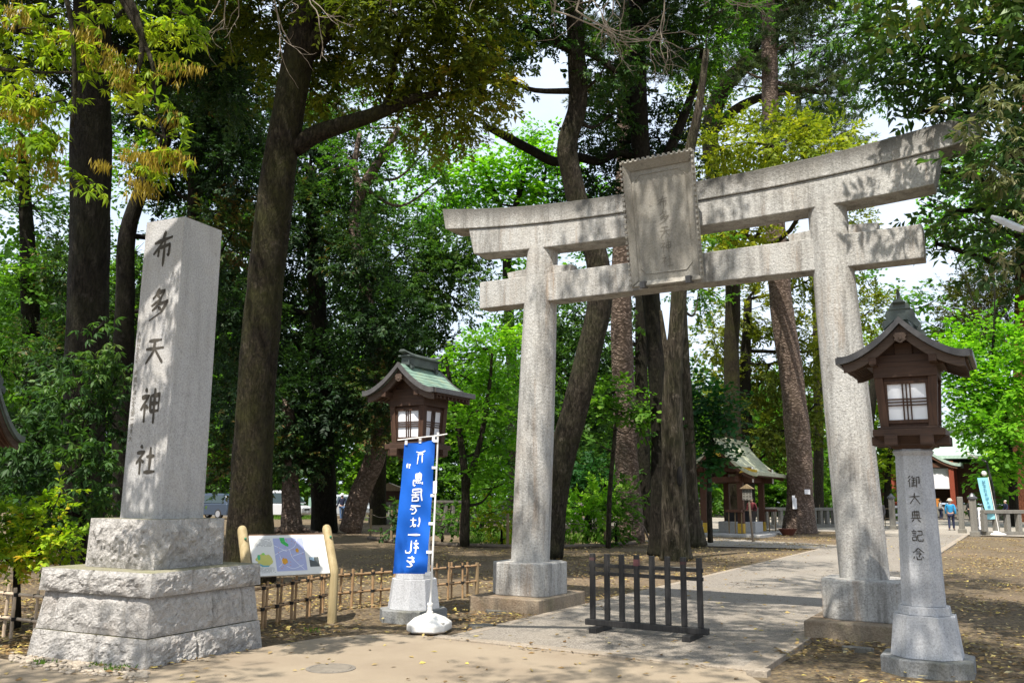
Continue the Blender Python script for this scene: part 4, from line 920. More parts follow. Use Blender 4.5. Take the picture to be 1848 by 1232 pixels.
# ------------------------------------------------------------------ water pavilion
pf, pbk = G(1339, 967), G(1367, 962); lf = G(1253, 967)
CX = (pf.x + lf.x)/2; y0, y1 = pf.y, max(pbk.y, pf.y + 2.4); CY = (y0+y1)/2; hx = (pf.x-lf.x)/2; hy = (y1-y0)/2
wp = thing('water_pavilion', 'open timber water pavilion with pale copper gable roof and gilt fittings', 'pavilion', (CX, CY, 0))
zE = zat(1367, 853, CX+hx+.95, y0-.9); zA = zat(1292, 792, CX, y0-.9)
mb = MB(); mb.box((0, 0, .03), (2*hx+2.2, 2*hy+2.2, .16)); mb.build('floor_slab', M['concrete'], wp, bevel=.02)
for sx in (-1, 1):
    for sy in (-1, 1):
        mb = MB(); mb.box((sx*hx, sy*hy, zE/2+.2), (.26, .26, zE-.1)); po = mb.build('post', M['vermilion'], wp, bevel=.01)
        mb = MB(); mb.box((sx*hx, sy*hy, .33), (.285, .285, .42)); mb.build('gilt_foot', M['gold'], po, bevel=.012)
for z, d in ((zE-.25, .24), (zE+.18, .2)):
    for s in (-1, 1):
        mb = MB(); mb.box((0, s*hy, z), (2*hx+1.1, .16, d)); o = mb.build('beam', M['vermilion'], wp, bevel=.008)
        mb = MB(); mb.box((s*hx, 0, z+.02), (.15, 2*hy+1.1, d)); o = mb.build('beam', M['vermilion'], wp, bevel=.008)
        for k in (-1, 1):
            mb = MB(); mb.box((k*(hx+.57), s*hy, z), (.03, .17, d+.01)); mb.build('white_beam_end', M['chalk'], o)
mb = MB(); mb.prism([(-hx, zE+.2), (hx, zE+.2), (.25, zA-.45), (-.25, zA-.45)], 'y', -hy-.05, -hy+.05); mb.build('gable_panel', M['vermilion'], wp)
rf = gable_roof(wp, hx+1.0, hy+.95, zA, zE, dict(top=M['copper_pale'], edge=M['copper_pale'], barge=M['vermilion'], wood=M['vermilion'], ridge=M['copper_pale']), 10, .12, True, .13)
mb = MB(); y = -hy-.9; z = zE - .02; x = hx + .72
mb.prism([(x-.55, z+.34), (x-.35, z+.2), (x-.5, z+.02), (x-.2, z+.08), (x+.1, z-.12), (x+.3, z+.0), (x+.28, z+.14), (x-.05, z+.22)], 'y', y-.03, y+.03); mb.build('gilt_bracket', M['gold'], wp)
mb = MB(); mb.prism([(-.3, zA-.75), (.3, zA-.75), (.16, zA-.35), (-.16, zA-.35)], 'y', y-.03, y+.03); mb.build('gilt_crest', M['gold'], wp)
k = -hy - .8
while k < hy + .8:
    mb = MB(); mb.box((hx + .80, k, zE-.03), (.25, .07, .08)); o = mb.build('rafter_end', M['chalk'], wp); k += .22
bs = thing('water_basin', 'black stone water basin on a grey block inside the pavilion', 'basin', (CX + .35, CY - .2, .11))
mb = MB(); mb.box((0, 0, .24), (1.7, 1.3, .48)); mb.build('plinth', M['concrete'], bs, bevel=.03)
mb = MB(); mb.loft([[(x*w, y*d, z) for x, y in octagon(1, .2)] for w, d, z in ((.55, .4, .482), (.68, .5, .95), (.62, .44, .95), (.58, .4, .80))]); mb.build('bowl', flat('black_stone', (.02, .02, .022), .3), bs)
mb = MB(); 
for k in range(5): mb.tube([(-.45 + k*.22, -.35, .965), (-.4 + k*.22, .4, .975)], .014, 6)
mb.build('ladle_rest', M['bamboo'], bs)
for sx in (1,):
    for sy in (-1, 1):
        tb = thing('offering_rack', 'small timber rack with hanging wooden plaques beside the %s pavilion post' % ('front' if sy < 0 else 'rear'), 'rack', (CX + hx + .28 - (.5 if sy < 0 else 0), CY + sy*hy*1.1, .1))
        mb = MB(); mb.box((0, 0, .98), (.7, .5, .12)); mb.build('top', M['vermilion'], tb, bevel=.01)
        for a_ in (-.28, 0, .28): mb = MB(); mb.box((a_, 0, .46), (.045, .045, .92)); mb.build('leg', M['stake'], tb)
p = G(1359, 978); t = thing('notice_sign', 'grey notice plate under a little roof on a dark pole before the pavilion', 'sign', (p.x, p.y, 0)); h0, h1 = zat(1352, 902, p.x, p.y), zat(1350, 880, p.x, p.y)
mb = MB(); mb.tube([(0, 0, 0), (-.12, 0, h1)], [.045, .04], 8); mb.build('pole', M['log'], t)
mb = MB(); mb.box((-.14, -.05, (h0+h1)/2), (.36, .04, h1-h0)); pn = mb.build('plate', M['granite_old'], t, bevel=.006)
mb = MB(); mb.prism([(-.40, h1-.03), (.12, h1-.03), (-.14, h1+.14)], 'y', -.16, .06); mb.build('little_roof', M['stake'], t)
mb = MB()
for k in range(3):
    for j in range(4): glyph(mb, GL[('ki', 'ha', 'dai', 'ten')[(k+j) % 4]], (-.26 + k*.12, -.0715, h1-.1-j*.11), (1, 0, 0), (0, 0, 1), (0, -1, 0), .08, .08, 12)
mb.build('lettering', M['engrave'], pn)
p = G(1268, 984); t = thing('standpipe', 'slim white standpipe tap at the edge of the pavilion paving', 'tap', (p.x, p.y, 0))
mb = MB(); mb.tube([(0, 0, 0), (0, 0, .62)], .045, 10); mb.build('pipe', M['white_plastic'], t)
mb = MB(); mb.tube([(0, 0, .6), (0, -.05, .72), (.0, -.2, .74), (0, -.25, .66)], .02, 8); mb.tube([(0, 0, .7), (0, 0, .85)], .03, 8); mb.build('spout', M['iron'], t)
p = G(1422, 966); t = thing('stone_trough', 'shallow dark red bowl on the ground beside the pine', 'bowl', (p.x, p.y, 0))
mb = MB(); mb.lathe([(.22, 0), (.42, .3), (.44, .3), (.38, .27), (.2, .06)], 18); mb.build('bowl', flat('red_clay', (.12, .04, .025), .6), t)

# ------------------------------------------------------------------ main hall, far behind
hp = D(1671, 900, 84.); hall = thing('shrine_hall', 'distant worship hall with curved green copper porch roof and white curtain', 'shrine hall', (hp.x, hp.y, 0))
def hz(px, py): return zat(px, py, hp.x, hp.y)
zE, zA = hz(1728, 838), hz(1672, 803)
mb = MB(); mb.box((0, 6, .6), (22, 14, 1.2)); mb.build('platform', M['granite_old'], hall)
mb = MB(); mb.box((0, 7, zE*.5+.8), (16, 8, zE-1.2)); mb.build('wall', M['vermilion'], hall)
mb = MB(); rings = []
for x, k in ((-11.5, .25), (-9, 0), (9, 0), (11.5, .25)):
    rings.append([(x, .4, zE+.9+k), (x*.93, 3.2, zE+1.8+k), (x*.88, 6.5, zE+3.4+k*.5), (x*.93, 10, zE+1.8+k), (x, 12.6, zE+.9+k), (x, 12.6, zE+.6+k), (x, .4, zE+.6+k)])
mb.loft(rings); mb.build('main_roof', M['copper_hall'], hall)
mb = MB(); mb.box((0, 6.5, zE+3.5), (19.5, .7, .5)); mb.build('main_ridge', M['copper_dark'], hall)
po = bpy.data.objects.new('porch', None)
gable_roof(hall, 3.3, 2.6, zA, zE, dict(top=M['copper_hall'], edge=M['copper_hall'], barge=M['vermilion'], wood=M['vermilion'], ridge=M['copper_dark']), 10, .14, True, .22)
for sx in (-1, 1):
    for y in (-2.2, 2.2): mb = MB(); mb.box((sx*2.5, y, zE/2+.4), (.42, .42, zE-.3)); mb.build('pillar', flat('hall_red', (.22, .045, .02), .6), hall)
mb = MB(); mb.box((0, -2.2, zE-.1), (6.2, .3, .45)); mb.build('beam', M['vermilion'], hall)
mb = MB(); 
for k in range(24): mb.box((-2.3 + k*.2, -2.0 + .03*(k % 2), zE-1.35), (.2, .02, 1.9))
mb.build('curtain', M['cl_white'], hall)
mb = MB(); mb.box((0, -1.5, 1.25), (2.6, .9, 1.1)); mb.build('offering_box', flat('orange_timber', (.45, .17, .03), .6), hall)
for k in range(3): mb = MB(); mb.box((0, -3.0 - k*.4, .9-k*.3), (6.5, .4, .3)); mb.build('step', M['granite_old'], hall)

# ------------------------------------------------------------------ small stone shrine, bins, kerb near the car park
p = G(702, 944); t = thing('small_shrine', 'small stone shrine with brown roof left of the blue banner', 'small shrine', (p.x, p.y, 0), R(30)); h = zat(702, 876, p.x, p.y)
mb = MB(); mb.box((0, 0, .15), (2.2, 1.6, .4)); mb.build('base', M['granite_old'], t, bevel=.03)
for k in (-.75, -.25, .25, .75): mb = MB(); mb.box((k, -.5, .7), (.26, .26, .75)); mb.build('post', M['granite_old'], t, bevel=.02)
mb = MB(); mb.box((0, 0, 1.16), (2.1, 1.5, .16)); mb.build('shelf', M['granite_old'], t, bevel=.02)
mb = MB(); mb.box((0, 0, 1.24 + (h-1.5)/2), (1.5, 1.1, h-1.5)); mb.build('body', M['dark_wood'], t)
mb = MB(); mb.prism([(-1.2, h-.3), (1.2, h-.3), (0, h+.15)], 'y', -.8, .8); mb.build('roof', M['stake'], t)
for (px, w), lb in (((543, 9), 'pale grey-green slab post right of the flared root'), ((560, 8), 'pale grey-green slab post against the dark trunk')):
    p = G(px, 930); h = zat(px, 897, p.x, p.y); t = thing('marker_slab', lb, 'marker post', (p.x, p.y, 0), R(30), 'slab posts by the car park')
    mb = MB(); mb.prism([(-.2, -.05), (.2, -.05), (.18, h-.1), (.1, h), (-.1, h), (-.18, h-.1)], 'y', -.08, .08); mb.build('slab', M['green_glass'], t, bevel=.02)
a, b = G(380, 931), G(655, 930); L_ = (b-a).length; t = thing('kerb', 'low grey kerb along the car park behind the trunks', 'kerb', (a.x, a.y, 0), math.atan2((b-a).y, (b-a).x))
mb = MB(); mb.box((L_/2, 0, .1), (L_, .3, .24)); mb.build('kerb_stone', M['concrete'], t, bevel=.03)
p = G(352/2+424, 930); 
mb = MB(); a, b = G(360, 927), G(800, 927); n_ = (b-a).normalized(); w_ = Vector((-n_.y, n_.x, 0))
mb.add([a + Vector((0, 0, .015)), b + Vector((0, 0, .015)), b + w_*40 + Vector((0, 0, .015)), a + w_*40 + Vector((0, 0, .015))], [(0, 1, 2, 3)]); struct(mb.build('car_park', flat('car_park_asphalt', (.22, .215, .205), .9)))
# drain cover and stepping stones
p = G(597, 1208); t = thing('drain_cover', 'small round iron drain cover set in the sandy road', 'drain cover', (p.x, p.y, 0))
mb = MB(); mb.lathe([(.23, .0), (.23, .018), (.2, .018), (.2, .0155), (.02, .0155)], 28); mb.build('frame', flat('dusty_iron', (.17, .15, .125), .8, .2), t)
mb = MB()
for k in range(-4, 5): w = math.sqrt(max(.001, .19**2 - (k*.042)**2)); mb.box((0, k*.042, .012), (2*w*.95, .022, .014))
mb.build('grille', flat('dusty_grille', (.2, .175, .14), .8, .2), t)
for (px, py, w, d, r_), lb in (((905, 1106, .5, .16, .2), 'flat stone in the soil before the left footing'), ((868, 1133, .35, .2, .7), 'small flat stone in the leaf litter near the banner base'), ((1548, 1174, .34, .13, .0), 'flat stone at the foot of the right footing'), ((1210, 1026, 1.3, .22, .4), 'long flat stone in the litter before the forked trunk')):
    p = G(px, py); t = MB(); ol = [(w/2*math.cos(i*.7)*(1+.25*noise.noise(Vector((i, px, 0)))), d/2*math.sin(i*.7)*(1+.25*noise.noise(Vector((i, px, 4))))) for i in range(9)]
    t.prism(ol, 'z', -.02, .045); o = t.build('flat_stone', M['granite_old'], None, bevel=.01); o.location = (p.x, p.y, 0); o.rotation_euler = (0, 0, r_); tag(o, lb, 'stone', 'flat stones set in the soil')

bamboo_fence('dark lattice fence behind the leaning pine at the far end of the grove', [tuple(xy(1468, 951)), tuple(xy(1610, 951))], 1.25, M['stake'], .5)
# ------------------------------------------------------------------ cars
def car(px, py, heading, label, paint, kind):
    p = G(px, py); c = thing('parked_car', label, 'car', (p.x, p.y, 0), heading, 'cars in the car park behind the trees')
    if kind == 'van': L, Hh, W, belt, prof = 4.3, 1.88, 1.68, .98, [(-2.1, .98), (-2.02, 1.8), (-1.85, 1.88), (.85, 1.88), (1.05, 1.8), (1.75, 1.02)]
    else: L, Hh, W, belt, prof = 4.5, 1.66, 1.78, .98, [(-2.15, .98), (-1.85, 1.5), (-1.5, 1.64), (.1, 1.66), (.45, 1.58), (1.25, 1.0)]
    hull = [(-L/2, .35), (-L/2+.05, .25), (L/2-.1, .25), (L/2, .4), (L/2-.02, .72), (L/2-.2, .86), (1.3, belt), (-L/2+.06, belt+.02), (-L/2, .7)]
    rings = []
    for y, k in ((-W/2, .97), (-W/2+.06, 1.), (W/2-.06, 1.), (W/2, .97)): rings.append([(x*k, y, .55 + (z-.55)*k) for x, z in hull])
    mb = MB(); mb.loft(rings); mb.build('body', paint, c, bevel=.05, smooth='auto', seg=3)
    rings = []
    for f in (0., 1.):
        pass
    mb = MB(); top = max(z for x, z in prof)
    def yy(z): return W/2 - .05 - .17*(z-belt)/(top-belt)
    mb.loft([[(x, -yy(z), z) for x, z in prof], [(x, yy(z), z) for x, z in prof]]); cab = mb.build('cabin', paint, c, bevel=.04, smooth='auto', seg=3)
    x0, x1 = prof[1][0]+.12, prof[4][0]; zt = top-.16; zb = belt+.05
    for s in (-1, 1):
        segs = [(x0, (x0+x1)/2-.05), ((x0+x1)/2+.04, x1+.05)]
        for j, (a_, b_) in enumerate(segs):
            mb = MB(); e = .012
            bb = b_ + (.45 if j == 1 else 0)
            mb.add([(a_-.05, s*(yy(zb)+e), zb), (bb, s*(yy(zb)+e), zb), (b_, s*(yy(zt)+e), zt), (a_, s*(yy(zt)+e), zt)], [(0, 1, 2, 3)]); mb.build('side_window', M['glass'], cab)
    (xa, za), (xb, zb2) = prof[4], prof[5]; mb = MB(); e = .02
    q0 = [(xa + (xb-xa)*t + e, y*(yy(za + (zb2-za)*t)-.1), za + (zb2-za)*t + e) for t, y in ((.08, -1), (.08, 1), (.9, 1), (.9, -1))]
    mb.add(q0, [(0, 1, 2, 3)]); mb.build('windscreen', M['glass'], cab)
    for sx in (-1, 1):
        for sy in (-1, 1):
            w = bpy.data.objects.new('wheel', None)
            mb = MB(); cx, cy, r = sx*L*.31, sy*(W/2-.1), .33
            mb.loft([[(cx + rr*math.cos(2*math.pi*j/20), cy + o, r + rr*math.sin(2*math.pi*j/20)) for j in range(20)] for rr, o in ((r-.04, -.11), (r, -.08), (r, .08), (r-.04, .11))])
            tyre = mb.build('wheel', M['rubber'], c, smooth='auto')
            mb = MB(); mb.loft([[(cx + rr*math.cos(2*math.pi*j/20), cy + o, r + rr*math.sin(2*math.pi*j/20)) for j in range(20)] for rr, o in ((.21, -.115*1), (.21, .118))]); mb.build('rim', M['rim'], tyre)
            bpy.data.objects.remove(w)
    for s in (-1, 1):
        mb = MB(); mb.sphere((L/2-.12, s*(W/2-.25), .72), (.12, .2, .09), 10, 6); mb.build('headlight', M['lamp_glass'], c, smooth=True)
        mb = MB(); mb.sphere((.95, s*(W/2+.08), 1.08), (.09, .12, .07), 8, 6); mb.build('wing_mirror', paint, c, smooth=True)
    mb = MB(); mb.box((L/2+.005, 0, .48), (.03, .36, .17)); mb.build('number_plate', M['white_tab'], c)
    mb = MB(); mb.box((L/2-.01, 0, .62), (.05, .8, .12)); mb.build('grille', M['rubber'], c, bevel=.02)
    return c
hd = YAW
car(500, 935, hd - R(10), 'white van parked behind the flared root', M['car_white'], 'van')
car(632, 934, hd - R(35), 'silver car parked behind the leaning pinkish trunk', M['car_silver'], 'suv')
car(385, 935, hd + R(150), 'dark car parked beyond the stone pillar', M['car_dark'], 'suv')

# ------------------------------------------------------------------ people (far away)
def skin(name, nodes, edges, mat, parent, sub=1, root=0):
    me = bpy.data.meshes.new(name); me.from_pydata([n[:3] for n in nodes], edges, []); me.materials.append(mat)
    o = bpy.data.objects.new(name, me); COL.objects.link(o); o.parent = parent
    o.modifiers.new('skin', 'SKIN').use_smooth_shade = True
    for i, n in enumerate(nodes):
        sv = me.skin_vertices[0].data[i]; r = n[3]; sv.radius = r if hasattr(r, '__len__') else (r, r); sv.use_root = (i == root)
    s = o.modifiers.new('sub', 'SUBSURF'); s.levels = s.render_levels = sub
    return o
def person(px, py, facing, label, shirt, trou, hair, step=.0, arm=.1, hat=None, H=1.66, group='people in the shrine grounds'):
    p = G(px, py); t = thing('person', label, 'person', (p.x, p.y, 0), facing, group); k = H/1.70
    # local: facing +y
    N = [(0, 0, .93, (.15, .10)), (0, .0, 1.08, (.14, .095)), (0, -.01, 1.25, (.165, .11)), (0, -.02, 1.40, (.12, .085)), (0, 0, 1.47, .055), (0, .012, 1.54, (.072, .085)), (0, .015, 1.63, (.076, .095)), (0, .0, 1.69, (.05, .06))]
    E = [(i, i+1) for i in range(7)]
    def chain(frm, pts):
        a = frm
        for q_ in pts: N.append(q_); E.append((a, len(N)-1)); a = len(N)-1
        return a
    N.append((0, .115, 1.585, .014)); E.append((5, len(N)-1))
    legs, arms = [], []
    for s in (-1, 1):
        st = step*s
        L_ = [(s*.095, 0, .86, .085), (s*.10, .02 + st*.5, .50, .058), (s*.10, -.02 + st, .10, .04), (s*.11, .12 + st, .035, .035)]
        legs.append(L_); chain(0, L_)
        A_ = [(s*.20, -.01, 1.39, .052), (s*.25, -.03 - st*.4, 1.12, .042), (s*.25, .07 + arm - st*.6, .90, .032), (s*.245, .10 + arm*1.2 - st*.6, .845, .028)]
        arms.append(A_); e = chain(3, A_); hx_, hy_, hz_ = A_[-1][:3]
        for fi, dx in enumerate((-.024, -.008, .008, .024)): chain(e, [(hx_ + dx*.4, hy_ + .012 + dx, hz_ - .055, .009), (hx_ - s*.008, hy_ + .02 + dx, hz_ - .095 + .012*abs(fi-1.5), .007)])
        chain(e, [(hx_ - s*.02, hy_ + .035, hz_ - .02, .010), (hx_ - s*.025, hy_ + .05, hz_ - .05, .008)])
    sc = lambda n: [(x*k, y*k, z*k, tuple(v*k for v in r) if hasattr(r, '__len__') else r*k) for x, y, z, r in n]
    skin('body', sc(N), E, M['skin'], t)
    fat = lambda r, d: tuple(v + d for v in r) if hasattr(r, '__len__') else r + d
    n2 = [(*N[i][:3], fat(N[i][3], .018)) for i in range(0, 4)]; n2[0] = (0, 0, .90, (.165, .115)); e2 = [(0, 1), (1, 2), (2, 3)]
    for A_ in arms:
        b_ = 3
        for q_ in A_[:3]: n2.append((*q_[:3], fat(q_[3], .016))); e2.append((b_, len(n2)-1)); b_ = len(n2)-1
    skin('shirt', sc(n2), e2, M[shirt], t)
    n3 = [(0, 0, .93, (.16, .11))]; e3 = []
    for L_ in legs:
        b_ = 0
        for q_ in L_[:3]: n3.append((*q_[:3], fat(q_[3], .016))); e3.append((b_, len(n3)-1)); b_ = len(n3)-1
    skin('trousers', sc(n3), e3, M[trou], t)
    for L_ in legs:
        mb = MB(); x, y, z, r = L_[-1]; mb.sphere((x*k, (y-.05)*k, .045*k), (.05*k, .14*k, .05*k), 10, 6); mb.build('shoe', M['rubber'], t, smooth=True)
    mb = MB(); mb.sphere((0, -.022*k, 1.655*k), (.095*k, .108*k, .09*k), 14, 10); mb.build('hair', M[hair], t, smooth=True)
    if hat:
        mb = MB(); mb.lathe([(.19*k, 1.645*k), (.19*k, 1.655*k), (.11*k, 1.67*k), (.105*k, 1.74*k), (.07*k, 1.77*k), (.01, 1.775*k)], 18); mb.build('hat', M[hat], t, smooth='auto')
    for s in (-1, 1):
        mb = MB(); mb.sphere((s*.08*k, .01*k, 1.585*k), (.014*k, .022*k, .032*k), 8, 6); mb.build('ear', M['skin'], t, smooth=True)
        mb = MB(); mb.sphere((s*.03*k, .094*k, 1.61*k), (.012*k, .008*k, .008*k), 8, 6); mb.build('eye', M['rubber'], t)
    return t
person(1718, 957, R(-3), 'person in a bright blue shirt and dark trousers walking away along the path', 'cl_blue', 'cl_navy', 'hair_grey', .12, .0, 'cl_beige')
person(1590, 973, R(150), 'person in black clothes half hidden behind the right gate post', 'cl_black', 'cl_black', 'hair_grey', .05, .05)
person(616, 939, R(60), 'person in a white hat and dark jacket walking by the cars under the trees', 'cl_navy', 'cl_jeans', 'hair_black', .14, .12, 'cl_white')
person(1732, 938, R(100), 'person in a lilac top standing ahead of the blue-shirted walker', 'cl_lilac', 'cl_navy', 'hair_black', .03, .15)
person(1699, 938, R(-60), 'person in a white shirt near the porch of the hall', 'cl_white', 'cl_navy', 'hair_black', .03, .1)
person(1752, 940, R(40), 'person in black in front of the dark hall doorway', 'cl_black', 'cl_black', 'hair_black', .06, .05)
person(1817, 942, R(120), 'person in a dark top behind the far stone fence', 'cl_navy', 'cl_black', 'hair_grey', .03, .1)
person(1829, 943, R(160), 'person in a maroon top behind the far stone fence', 'cl_maroon', 'cl_black', 'hair_black', .03, .1)
person(1358, 958, R(170), 'person in a dull red top standing in the water pavilion', 'cl_maroon', 'cl_black', 'hair_black', .02, .2)
# ------------------------------------------------------------------ foliage
def leafquad(p, d, n, L, W, fold=.12):
    d = d/np.linalg.norm(d); s = np.cross(n, d); s = s/(np.linalg.norm(s)+1e-9); n = np.cross(d, s)
    return np.array([p, p + d*L*.42 + s*W*.5 + n*L*fold, p + d*L - n*L*.05, p + d*L*.42 - s*W*.5 + n*L*fold])
def templates(kind, L, W, k=6):
    out = []
    for _ in range(k):
        q = []; r = rng
        if kind == 'broad':
            TL = L*3.2
            for i in range(14):
                f = r.uniform(.1, 1.); sd = 1 if i % 2 else -1
                d = np.array([.55 + r.normal(0, .2), sd*r.uniform(.4, 1.), r.normal(-.15, .3)]); p = np.array([f*TL, r.normal(0, .04)*L, -.12*L*f*f])
                q.append(leafquad(p, d, np.array([r.normal(0, .3), r.normal(0, .3), 1.]), L*r.uniform(.7, 1.15), W*r.uniform(.8, 1.1)))
        elif kind == 'droop':
            for c in range(2):
                p0 = np.array([c*L*1.1, r.normal(0, .3)*L, -c*.25*L])
                for i in range(8):
                    a = r.uniform(0, 6.28); d = np.array([math.cos(a)*.75 + .25, math.sin(a)*.75, -r.uniform(.15, 1.1)]); n = np.array([math.cos(a)*.6, math.sin(a)*.6, .9])
                    q.append(leafquad(p0 + d*.06*L, d, n, L*r.uniform(.7, 1.15), W*r.uniform(.8, 1.1), .06))
        elif kind == 'catkin':
            for i in range(14):
                p = np.array([r.normal(0, .35)*L, r.normal(0, .35)*L, r.uniform(0, .2)*L]); d = np.array([r.normal(0, .22), r.normal(0, .22), -1.]); a = r.uniform(0, 6.28)
                q.append(leafquad(p, d, np.array([math.cos(a), math.sin(a), 0]), L*r.uniform(.6, 1.2), W, .02))
        elif kind == 'maple':
            for i in range(16):
                a = r.uniform(0, 6.28); rr = math.sqrt(r.uniform(0, 1))*L*2.4; p = np.array([L*1.6 + rr*math.cos(a)*1.2, rr*math.sin(a)*.8, r.normal(0, .12)*L - .10*rr])
                a2 = r.normal(0, 1.); d = np.array([math.cos(a2), math.sin(a2), -.25 + r.normal(0, .15)])
                q.append(leafquad(p, d, np.array([r.normal(0, .25), r.normal(0, .25), 1.]), L*r.uniform(.7, 1.1), W*r.uniform(.8, 1.1), .04))
        elif kind == 'pine':
            for c in range(3):
                p0 = np.array([L*r.uniform(0, 1.6), r.normal(0, .5)*L, r.normal(0, .15)*L])
                for i in range(16):
                    v = r.normal(0, 1, 3); v[2] = abs(v[2])*.7 + .2; v[0] += .5; a = r.normal(0, 1, 3)
                    q.append(leafquad(p0, v, a, L*r.uniform(.8, 1.1), W, 0.))
        out.append(np.array(q))
    return out
def scatter(kind, L, W, centers, outward, scale_j=.25, tiltup=.0, tint_bias=None):
    """sprays at centers (N,3) pointing along outward (N,3)"""
    T = templates(kind, L, W); N = len(centers); pick = rng.integers(0, len(T), N); V = []; A = []
    bias = rng.normal(.45, .2, N) if tint_bias is None else tint_bias
    for k, t in enumerate(T):
        idx = np.where(pick == k)[0]
        if not len(idx): continue
        x = outward[idx].copy()
        if kind in ('maple', 'catkin', 'droop'): x[:, 2] = np.clip(x[:, 2], -.25, .3)
        x += rng.normal(0, .35, x.shape)*np.array([1, 1, .5 if kind == 'maple' else 1]); x[:, 2] += tiltup
        if kind == 'catkin': x[:, 2] = 0
        x /= np.linalg.norm(x, axis=1, keepdims=True) + 1e-9
        up = np.tile(np.array([0, 0, 1.]), (len(idx), 1)) + rng.normal(0, .25 if kind != 'catkin' else .1, x.shape)
        y = np.cross(up, x); y /= np.linalg.norm(y, axis=1, keepdims=True) + 1e-9; z = np.cross(x, y)
        Rm = np.stack([x, y, z], axis=2)*(1 + rng.normal(0, scale_j, (len(idx), 1, 1))).clip(.5, 1.6)
        P = np.einsum('nij,qkj->nqki', Rm, t) + centers[idx][:, None, None, :]
        V.append(P.reshape(-1, 3)); A.append(np.clip(np.repeat(bias[idx], len(t)) + rng.normal(0, .14, len(idx)*len(t)), 0, 1))
    return np.concatenate(V), np.concatenate(A)
CR = np.array(CM @ Vector((1, 0, 0))); CR[2] = 0; CR /= np.linalg.norm(CR); CF = np.array([-CR[1], CR[0], 0.])
def blob_points(c, rx, ry, rz, n, holes=.35, seed=0., shell=.45):
    d = rng.normal(0, 1, (n*3, 3)); d /= np.linalg.norm(d, axis=1, keepdims=True)
    r = rng.uniform(0, 1, (n*3, 1))**shell; wob = 1 + .28*np.sin(d[:, :1]*4.1 + seed) * np.cos(d[:, 1:2]*3.7 + seed*2) + .18*np.sin(d[:, 2:3]*6.3 + seed*3)
    loc = d*r*wob; P = np.array(c) + loc[:, :1]*rx*CR + loc[:, 1:2]*ry*CF + loc[:, 2:3]*np.array([0, 0, rz])
    s = 2.6/max(.5, min(rx, rz)); q = (P - np.array(c))*s + seed
    f = np.sin(q[:, 0]*1.9 + 1.3*np.sin(q[:, 2]*1.1)) * np.cos(q[:, 1]*1.7 + q[:, 2]*1.3) + .6*np.sin(q[:, 2]*3.1 + q[:, 0]*1.4)
    ok = np.where(f > np.quantile(f, holes))[0][:n]
    o = d[ok].copy(); o = o[:, :1]*CR + o[:, 1:2]*CF + o[:, 2:3]*np.array([0, 0, 1.])
    return P[ok], o
NL = [0]
KIND = dict(broad=14, droop=16, catkin=14, maple=16, pine=48)
def crown_mesh(name, blobs, kind, L, W, mat, parent, origin, dens=2.6, holes=.35, extra=None):
    Vs, As = [], []
    for (c, rx, ry, rz, k) in blobs:
        n = max(6, int(dens*k*math.pi*rx*rz/(.5*L*W)/KIND[kind]*(3. if kind == 'pine' else 1)))
        P, o = blob_points(c, rx, ry, rz, n, holes, rng.uniform(0, 20))
        bias = np.clip(rng.normal(.42, .15, len(P)) + .18*rng.normal(), 0, 1)
        v, a = scatter(kind, L, W, P, o, tint_bias=bias); Vs.append(v); As.append(a)
    V = np.concatenate(Vs) - np.array(origin); A = np.concatenate(As); NL[0] += len(A)
    return np_mesh(name, V, 4, mat, parent, dict(tint=A))
def px_path(pts, depth, n=6):
    c = catmull([(float(a), float(b), float(w)) for a, b, w in pts], n)
    return [D(a, b, depth) for a, b, w in c], [w/2/F*depth for a, b, w in c]
def lump_tube(mb, pts, rad, n=14, seed=0., amp=.09, flare=None):
    b0 = len(mb.v); mb.tube(pts, rad, n)
    for i in range(len(pts)):
        for j in range(n):
            v = Vector(mb.v[b0 + i*n + j]); c = Vector(pts[i]); d = v - c; a = j/n*2*math.pi
            k = 1 + amp*(noise.noise(Vector((math.cos(a)*1.3 + seed, math.sin(a)*1.3, c.z*.8))) + .6*noise.noise(Vector((math.cos(a)*3 + seed, math.sin(a)*3, c.z*2.5))))
            if flare:
                h = c.z - flare
                if h < 1.3: k *= 1 + .75*math.exp(-max(h, 0)/.28)*(1 + .55*math.sin(a*5 + seed)) 
            mb.v[b0 + i*n + j] = tuple(c + d*k)
def CW(x, d, z): v = CR*x + CF*d; return (v[0], v[1], z)
DM = 2.3
